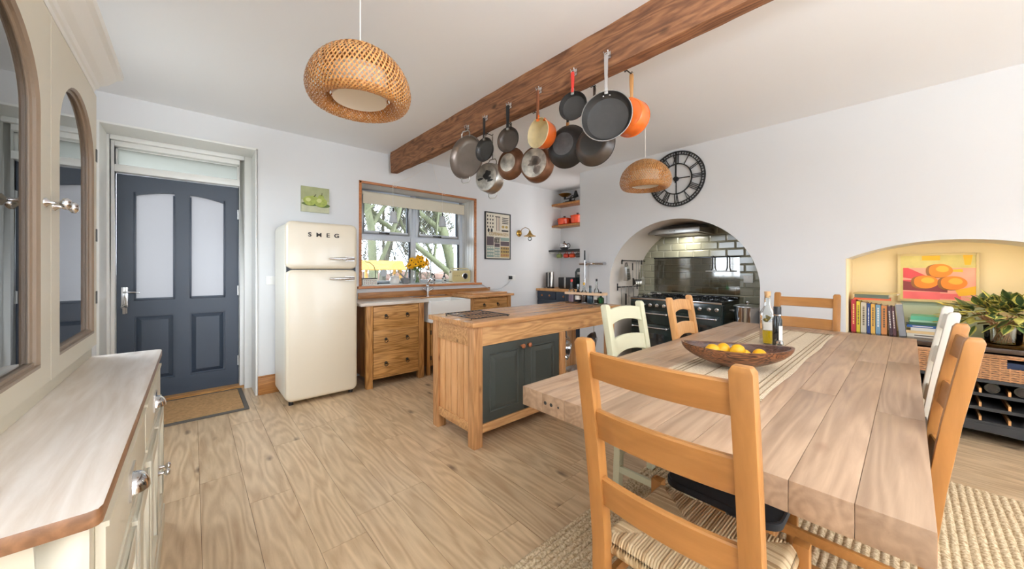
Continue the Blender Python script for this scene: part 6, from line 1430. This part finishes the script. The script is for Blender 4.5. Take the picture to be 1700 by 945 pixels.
# black booster seat strapped to the right-hand chair, and the dark pad beyond the foreground seat
bo = thing('booster_seat', 'black fabric booster cushion strapped to the wooden chair at right', 'booster seat', (1.80, 0.12, SH+0.022))
part('cushion', MB().box(-0.17, 0.17, -0.115, 0.16, 0.0, 0.11), M['blackfab'], bo, bevel=0.025, seg=3)
part('side_bolster', MB().box(-0.195, -0.13, -0.11, 0.14, 0.06, 0.18).box(0.13, 0.195, -0.11, 0.14, 0.06, 0.18), M['blackfab'], bo, bevel=0.015, seg=3)
for z in (0.175, 0.225): part('strap', MB().tube([(-0.20, 0.05, z-0.03), (-0.215, -0.05, z), (-0.205, -0.145, z+0.005), (0.19, -0.155, z+0.005), (0.20, -0.05, z), (0.18, 0.05, z-0.03)], 0.010, 6, flat=1), M['black'], bo, smooth=50)
bp_ = thing('black_pad', 'flat dark padded seat pad with rounded corner beyond the foreground rush seat', 'seat pad', (1.46, 0.43, 0.45))
q = MB()
pl = rrect(-0.14, 0.14, -0.17, 0.19, 0.05); q.prism(pl, 'z', -0.012, 0.012)
part('pad', q, M['blackfab'], bp_, bevel=0.004)
part('seam', MB().tube([(u*0.97, v*0.97, 0.012) for u, v in rrect(-0.14, 0.14, -0.17, 0.19, 0.05)], 0.003, 5, closed=True), M['black'], bp_, smooth=50)
part('support', MB().cyl((0, 0, -0.012), (0, 0, -0.40), 0.02, n=14).cyl((0, 0, -0.437), (0, 0, -0.40), 0.10, 0.03, n=20), M['black'], bp_, smooth=40)

# ------------------------------------------------------------------ TABLE THINGS
bwl = thing('wooden_bowl', 'boat-shaped dark wooden bowl holding lemons on the runner', 'bowl', (1.93, 0.555, TZ+0.0045), radians(-62))
def hull(l, w, h, z0, inner=0):
    q = MB(); nu, nv = 36, 10; vs = []
    for i in range(nv+1):
        t_ = i/nv; rr = sin(t_*pi/2)**0.75
        for j in range(nu):
            a = 2*pi*j/nu; ex = abs(cos(a))**1.25*(1 if cos(a) >= 0 else -1); ey = abs(sin(a))**1.05*(1 if sin(a) >= 0 else -1)
            lift = 0.16*h*abs(ex)**3*t_**2
            vs.append((l*ex*(0.32+0.68*rr)*max(rr, 0.02 if i else 0.0), w*ey*(0.32+0.68*rr)*max(rr, 0.0), z0+(h-z0)*(1-cos(t_*pi/2))**0.85+lift))
    q.add(vs, [(i*nu+j, i*nu+(j+1) % nu, (i+1)*nu+(j+1) % nu, (i+1)*nu+j) for i in range(nv) for j in range(nu)]); return q
o_ = hull(0.235, 0.125, 0.10, 0.0); i_ = hull(0.222, 0.113, 0.098, 0.012)
k = 36; n0 = len(o_.v); o_.add([tuple(v) for v in i_.v], i_.f, 1)
o_.f += [(10*k+j, 10*k+(j+1) % k, n0+10*k+(j+1) % k, n0+10*k+j) for j in range(k)]; o_.m += [0]*k
part('bowl', o_, [M['bowl'], M['bowlin']], bwl, smooth=50)
def lemon(label, x, y, z, rz, r=0.03):
    q = MB().lathe([(0, -1.32), (0.10, -1.28), (0.22, -1.12), (0.62, -0.85), (0.93, -0.4), (1, 0), (0.93, 0.4), (0.62, 0.85), (0.2, 1.10), (0.1, 1.2), (0, 1.22)], 20)
    q.v = [v*r for v in q.v]; o = single('lemon', q, M['lemon'], label, 'lemon', (x, y, z), smooth=70, group='lemons in the wooden bowl'); o.rotation_euler = (radians(80), 0, rz)
cz_ = TZ+0.075
for (dl, dw, dz, a, lb) in ((-0.095, 0.0, 0.008, 0.4, 'lemon at the left end of the wooden bowl'), (-0.045, 0.02, 0.012, 1.4, 'lemon second from left in the wooden bowl'), (0.008, -0.012, 0.016, 0.9, 'large lemon in the middle of the wooden bowl'), (0.10, 0.0, -0.002, 2.0, 'lemon alone at the right end of the bowl'), (0.045, 0.03, -0.014, 2.6, 'lemon lowest in the bowl, nearly hidden behind the rim')):
    A_ = radians(-62); lemon(lb, 1.93+dl*cos(A_)-dw*sin(A_), 0.555+dl*sin(A_)+dw*cos(A_), cz_+dz, a)
ob = thing('oil_bottle', 'tall clear oil bottle with cork and yellow oil on the runner', 'bottle', (2.72, 0.60, TZ+0.0045))
part('glass', MB().lathe([(0, 0.0), (0.040, 0.0), (0.043, 0.006), (0.043, 0.175), (0.036, 0.205), (0.018, 0.235), (0.016, 0.30), (0.018, 0.303)], 28), M['bottleglass'], ob, smooth=45)
part('oil', MB().lathe([(0, 0.006), (0.040, 0.006), (0.040, 0.085), (0, 0.085)], 28), M['oil'], ob, smooth=45)
part('paper_label', MB().lathe([(0.0437, 0.09), (0.0437, 0.14)], 28, a0=pi*0.9, a1=pi*1.75), M['paper'], ob, smooth=45, label='pale paper label')
part('herbs', MB().tube([(0.01, 0, 0.09), (-0.01, 0.01, 0.13), (0.015, -0.01, 0.165), (-0.02, 0.0, 0.175)], 0.007, 6).sphere((0.01, 0, 0.16), 0.012, 8, 6).sphere((-0.015, 0.01, 0.15), 0.011, 8, 6), plain('herbs', '#7C6A2A', 0.7), ob, smooth=50)
part('cork', MB().cyl((0, 0, 0.29), (0, 0, 0.33), 0.015, 0.018, n=16), plain('cork', '#D3A878', 0.8), ob, smooth=40)
vb = thing('vinegar_bottle', 'slim dark bottle with black cap beside the oil bottle', 'bottle', (2.60, 0.525, TZ+0.0045))
part('glass', MB().lathe([(0, 0), (0.022, 0), (0.0245, 0.005), (0.0245, 0.17), (0.018, 0.185), (0.018, 0.20)], 24), M['darkglass'], vb, smooth=45)
part('cap', MB().lathe([(0.0195, 0.198), (0.0195, 0.245), (0.017, 0.248), (0, 0.248)], 24), M['black'], vb, smooth=45)
part('cap_band', MB().lathe([(0.0205, 0.196), (0.0205, 0.202)], 24), M['chrome'], vb)
part('paper_label', MB().lathe([(0.025, 0.04), (0.025, 0.135)], 24, a0=pi*1.15, a1=pi*1.75), M['paper'], vb, label='white paper label')
sl = thing('salt_shaker', 'small faceted glass shaker before the dark bottle', 'shaker', (2.46, 0.485, TZ+0.0045))
part('glass', MB().lathe([(0, 0), (0.022, 0), (0.024, 0.005), (0.018, 0.05), (0.016, 0.055)], 8), M['bottleglass'], sl)
part('lid', MB().lathe([(0.017, 0.054), (0.016, 0.066), (0.01, 0.07), (0, 0.07)], 16), M['chrome'], sl, smooth=45)
part('salt', MB().lathe([(0, 0.004), (0.020, 0.004), (0.017, 0.035), (0, 0.035)], 8), M['paper'], sl)

# ------------------------------------------------------------------ BEAM with hooks
bmx0, bmx1, bz0 = 1.785, 1.885, 2.41
q = MB(); rb = random.Random(8); n = 110; yA_, yB_ = -3.0, 4.20
prof0 = [(bmx0, bz0), (bmx1, bz0), (bmx1, HC+0.0), (bmx0, HC+0.0)]
pf = []
for (a, c) in zip(prof0, prof0[1:]+prof0[:1]):
    for k in range(5): t = k/5; pf.append((a[0]+(c[0]-a[0])*t, a[1]+(c[1]-a[1])*t))
from mathutils import noise as mn
vs = []
for i in range(n+1):
    y = yA_+(yB_-yA_)*i/n
    for (x, z) in pf:
        k = 0.012*mn.noise(Vector((x*6, y*1.3, z*6)))+0.005*mn.noise(Vector((x*20, y*7, z*20))); cx = (bmx0+bmx1)/2
        e = 0.006 if abs(x-cx) > 0.045 and z < bz0+0.01 else 0
        vs.append((x+(k if x < cx else -k)*1.0+(e if x < cx else -e), y, z+(k*0.7 if z < 2.5 else 0)+e*0.5))
kk = len(pf); q.add(vs, [(i*kk+j, i*kk+(j+1) % kk, (i+1)*kk+(j+1) % kk, (i+1)*kk+j) for i in range(n) for j in range(kk)]+[tuple(range(kk)), tuple(n*kk+j for j in range(kk))[::-1]])
beam = single('ceiling_beam', q, M['beam'], 'rough old wooden beam under the ceiling with pan hooks', 'beam', smooth=50)
def beam_hook(y, side, xt=None):
    x = bmx0-0.004 if side < 0 else bmx1+0.004; z = 2.465 if side < 0 else 2.43; s = side
    q = MB().box(x-0.004, x+0.004, y-0.012, y+0.012, z-0.01, z+0.03)
    for dy in (-0.008, 0.008): q.tube([(x, y+dy, z+0.015), (x+s*0.018, y+dy*1.3, z-0.005), (x+s*0.030, y+dy*1.5, z+0.004), (x+s*0.034, y+dy*1.6, z+0.022)], 0.003, 6)
    q.tube([(x, y, z), (x+s*0.012, y, z-0.02), (x+s*0.022, y, z-0.012), (x+s*0.022, y, z+0.0)], 0.003, 6)
    if xt is not None and side > 0: q.tube([(x, y, z), (xt, y, z-0.004), (xt+0.004, y, z+0.012)], 0.0035, 6)
    part('hook', q, M['chrome'] if side < 0 else M['darkmetal'], beam, smooth=50)
def pan(name, label, y, side, yaw, top, dia, depth, mats, handle, cat='pan', opening=-1, tilt=0.0, base_r=0.62, style='long', flare=0.0, spout=False, rim_mat=None):
    """hangs from its hook at (x, y); opening=-1 shows the inside to -x, +1 the base. top = height of pan rim top"""
    x = (bmx0-0.034) if side < 0 else (bmx1+0.030+(depth-0.03 if opening > 0 else 0)); hz = 2.455 if side < 0 else 2.415
    t = thing(name, label, cat, (x, y, hz), 0, 'pans hanging from the beam'); t.rotation_euler = (tilt, 0, radians(-90+yaw) if True else 0)
    R = dia/2; cz = top-hz-R; sgn = 1 if opening < 0 else -1     # local: -y faces the room side (-x)
    Rb = R*base_r; out, inn, rim, base = mats
    yb = depth*sgn
    prof_o = [(0, yb), (Rb*0.98, yb), (Rb+(R-Rb)*0.25, yb*0.93), (Rb+(R-Rb)*(0.7-flare), yb*0.5), (R, 0)]
    prof_i = [(R, 0), (R*0.975, 0.0), (Rb+(R-Rb)*(0.66-flare), yb*0.48), (Rb+(R-Rb)*0.18, yb*0.86), (Rb*0.9, yb*0.92), (0, yb*0.92)]
    q = MB().lathe(prof_o, 40, (0, 0, cz), 0, 'y').lathe(prof_i, 40, (0, 0, cz), 1, 'y')
    if spout:
        for a_ in (0.25*pi,):
            px, pz = R*cos(a_), R*sin(a_); q.add([(px*0.86-0.012, 0, cz+pz*0.98), (px*1.12, -0.012*sgn, cz+pz*1.10), (px*0.99+0.004, 0, cz+pz*0.80), (px*0.95, yb*0.35, cz+pz*0.95)], [(0, 1, 3), (1, 2, 3), (0, 3, 2)], 0)
    b_ = part('pan_body', q, [out, inn], t, smooth=40)
    part('rim', MB().torus((0, 0, cz), R, 0.0028, 'y', 44, 6), rim, t, smooth=60)
    if base: part('base_disc', MB().lathe([(0, yb+0.0015*sgn), (Rb*0.88, yb+0.0015*sgn), (Rb*0.93, yb)], 36, (0, 0, cz), 0, 'y'), base[0], t, smooth=40)
    if base and len(base) > 1:
        rr = random.Random(int(y*100)); q = MB()
        for _ in range(9): a_ = rr.uniform(0, 6.3); d_ = rr.uniform(0, Rb*0.6); pl = blob(d_*cos(a_), cz+d_*sin(a_), rr.uniform(.01, .035)*dia/.26, rr.uniform(.01, .03)*dia/.26, 12, rr.randint(0, 99), 0.25); q.add([(u, yb+0.0022*sgn, v) for u, v in pl], [tuple(range(12))])
        part('scorch_mark', q, base[1], t)
    zt = cz+R
    if style == 'long':
        hm, w_ = handle; L0 = -0.012; q = MB(); pts = []
        zz = [0.012, 0.0, zt*0.35, zt*0.75, zt-0.006]; ww = [w_*0.8, w_, w_*0.95, w_*0.7, w_*0.8]; vs = []
        for z, w2 in zip(zz, ww):
            th = 0.006; yy = -0.004*sgn if z < zt+0.02 else 0; vs += [(-w2, yy-th, z), (w2, yy-th, z), (w2, yy+th, z), (-w2, yy+th, z)]
        q.add(vs, [(4*k_+j, 4*k_+(j+1) % 4, 4*k_+4+(j+1) % 4, 4*k_+4+j) for k_ in range(4) for j in range(4)]+[(3, 2, 1, 0), tuple(16+j for j in range(4))])
        h_ = part('handle', q, hm, t, bevel=0.003); part('hanging_ring', MB().torus((0, 0, 0.012), 0.010, 0.0025, 'y', 14, 5), M['steel'], h_)
        part('handle_joint', MB().box(-0.010, 0.010, -0.006, 0.008, zt-0.02, zt+0.02), rim_mat or M['steel'], h_, bevel=0.002)
        if name == 'oval_frying_pan':
            for dx in (-0.018, 0.018): part('rivet', MB().sphere((dx, yb*0.25-0.004, zt-0.025), 0.006, 10, 6), M['chrome'], h_, smooth=60)
    else:
        part('loop_handle', MB().tube([(-0.045, 0, zt-0.012), (-0.045, 0, zt+0.02), (-0.03, 0, zt+0.04), (0.03, 0, zt+0.04), (0.045, 0, zt+0.02), (0.045, 0, zt-0.012)], 0.005, 8), rim_mat or M['steel'], t, smooth=50)
        part('loop_handle', MB().tube([(-0.045, 0, cz-R+0.012), (-0.045, 0, cz-R-0.02), (-0.03, 0, cz-R-0.035), (0.03, 0, cz-R-0.035), (0.045, 0, cz-R-0.02), (0.045, 0, cz-R+0.012)], 0.005, 8), rim_mat or M['steel'], t, smooth=50)
        if zt+0.04 < -0.01: part('hanging_chain', MB().tube([(0, 0, 0.005), (0, 0, zt+0.04)], 0.0035, 6), M['darkmetal'], t)
    beam_hook(y, side, x); return t
P = pan
st_, pc, bk_, br = M['pansteel'], M['pancoat'], M['panblack'], M['panbrown']
P('saute_pan', 'wide grey two-handled pan hanging nearest the far beam end', 2.55, -1, 14, 2.395, 0.37, 0.055, (st_, st_, st_, None), None, style='loop', base_r=0.78)
P('small_frying_pan', 'small black skillet hanging second from the far end, front row', 2.29, -1, 8, 2.305, 0.19, 0.035, (bk_, pc, bk_, None), (M['black'], 0.010), base_r=0.75)
P('frying_pan', 'small brown frying pan with thick black handle, front row', 2.00, -1, 16, 2.305, 0.185, 0.035, (bk_, br, bk_, None), (M['black'], 0.014), base_r=0.72)
P('milk_pan', 'orange milk pan with cream inside and pouring lip, front row', 1.69, -1, -2, 2.275, 0.20, 0.095, (M['orange'], M['creamenamel'], M['creamenamel'], None), (wood('pan_handle_wood', '#8A5232', '#6A3A20', 'z', 3, 0.5, 0, objvar=0), 0.011), base_r=0.86, spout=True, rim_mat=M['orange'])
P('cast_iron_skillet', 'small dark skillet with red handle and red outside', 1.39, -1, 20, 2.345, 0.175, 0.035, (M['red'], pc, bk_, None), (M['red'], 0.011), base_r=0.80)
P('oval_frying_pan', 'largest nonstick frying pan with long steel handle, nearest front row', 1.15, -1, 24, 2.262, 0.285, 0.05, (M['steel'], pc, M['steel'], None), (M['chrome'], 0.012), base_r=0.78)
P('stock_pan', 'steel pan with black scorched base hanging lowest, back row', 2.46, 1, 12, 2.175, 0.265, 0.09, (M['steel'], st_, M['chrome'], (M['burnt'], M['soot'])), None, opening=1, style='loop', base_r=0.90)
P('copper_pan', 'copper pan showing its worn pale base, back row', 2.17, 1, 14, 2.235, 0.26, 0.05, (M['copper'], M['copper'], M['copper'], (M['burnt'],)), (M['steel'], 0.009), opening=1, base_r=0.60)
P('copper_pan', 'silver-based copper-sided pan under the orange milk pan', 1.88, 1, 14, 2.175, 0.275, 0.07, (M['copper'], M['copper'], M['steel'], (M['burnt'], M['pansteel'])), (M['steel'], 0.009), opening=1, base_r=0.84)
P('wok', 'large black wok with curved black handle, back row', 1.60, 1, 14, 2.255, 0.30, 0.075, (M['panblack'], bk_, bk_, (plain('wok_base', '#5A5C5E', 0.4, var=0.3, vscale=20),)), (M['black'], 0.012), opening=1, base_r=0.55, rim_mat=M['light'])
P('black_pan', 'dark pan mostly hidden behind the largest frying pan', 1.36, 1, 12, 2.185, 0.27, 0.055, (br, bk_, bk_, (M['pancoat'],)), (M['steel'], 0.010), opening=1, base_r=0.62)
P('orange_saucepan', 'orange saucepan with wooden handle nearest on the back row', 1.12, 1, 10, 2.262, 0.215, 0.09, (M['orange'], M['creamenamel'], M['orange'], (M['orange'],)), (M['light'], 0.012), opening=1, base_r=0.86)

# ------------------------------------------------------------------ WOVEN PENDANTS
ctrl = [(0.012, 0.272), (0.06, 0.262), (0.12, 0.236), (0.175, 0.19), (0.208, 0.14), (0.224, 0.085), (0.222, 0.045), (0.205, 0.012), (0.180, 0.0), (0.158, 0.006), (0.146, 0.026), (0.143, 0.055)]
def prof_at(t):
    s = t*(len(ctrl)-1); i = min(int(s), len(ctrl)-2); f = s-i
    p0, p1, p2, p3 = ctrl[max(i-1, 0)], ctrl[i], ctrl[i+1], ctrl[min(i+2, len(ctrl)-1)]
    h = lambda a, b, c, d: 0.5*((2*b)+(-a+c)*f+(2*a-5*b+4*c-d)*f*f+(-a+3*b-3*c+d)*f**3)
    return h(p0[0], p1[0], p2[0], p3[0]), h(p0[1], p1[1], p2[1], p3[1])
def strips(direction, m):
    q = MB(); n = 74; seg = 30
    for i in range(n):
        vs = []
        for k in range(seg+1):
            t = k/seg; r, z = prof_at(t); a = 2*pi*i/n+direction*t*1.5
            wv_ = 0.0012*(1 if (k+i) % 2 else -1)*direction; r2_ = r+wv_; w = min(0.0037, 0.36*2*pi*r/n)/max(r, 0.01)
            for s in (-1, 1): vs.append((r2_*cos(a+s*w), r2_*sin(a+s*w), z+(wv_ if t < 0.3 else 0)))
        q.add(vs, [(2*k, 2*k+1, 2*k+3, 2*k+2) for k in range(seg)], m)
    return q
def woven_pendant(label, x, y, z0, rz, cup):
    t = thing('woven_pendant', label, 'pendant light', (x, y, z0), rz)
    q = strips(1, 0); q2 = strips(-1, 1); q.add([tuple(v) for v in q2.v], q2.f, 1)
    me = q.mesh('woven_shade', [M['bamboo'], M['bamboo2']], merge=False)
    o = link('woven_shade', me, t); o['kind'] = 'stuff'
    part('shade_rim', MB().torus((0, 0, 0.056), 0.143, 0.004, 'z', 48, 6), M['bamboo'], t, smooth=60)
    part('inner_drum', MB().lathe([(0.0, 0.16), (0.114, 0.16), (0.116, 0.156), (0.116, 0.030)], 40).lathe([(0.108, 0.034), (0, 0.040)], 40).lathe([(0.116, 0.03), (0.108, 0.034)], 40), M['lampwhite'], t, smooth=40)
    part('cable', MB().cyl((0, 0, 0.16), (0, 0, HC-z0-0.05), 0.0028, n=8), M['lampwhite'], t)
    part('ceiling_cup', MB().lathe([(0, -0.06), (0.03, -0.058), (0.042, -0.04), (0.045, 0.0)], 24, (0, 0, HC-z0)), M['steel'], t, smooth=50)
woven_pendant('large woven bamboo dome pendant hanging at upper left', 0.575, 1.69, 1.995, 0, False)
woven_pendant('woven bamboo dome pendant in front of the wall clock', 3.08, 1.61, 1.975, 0.3, True)
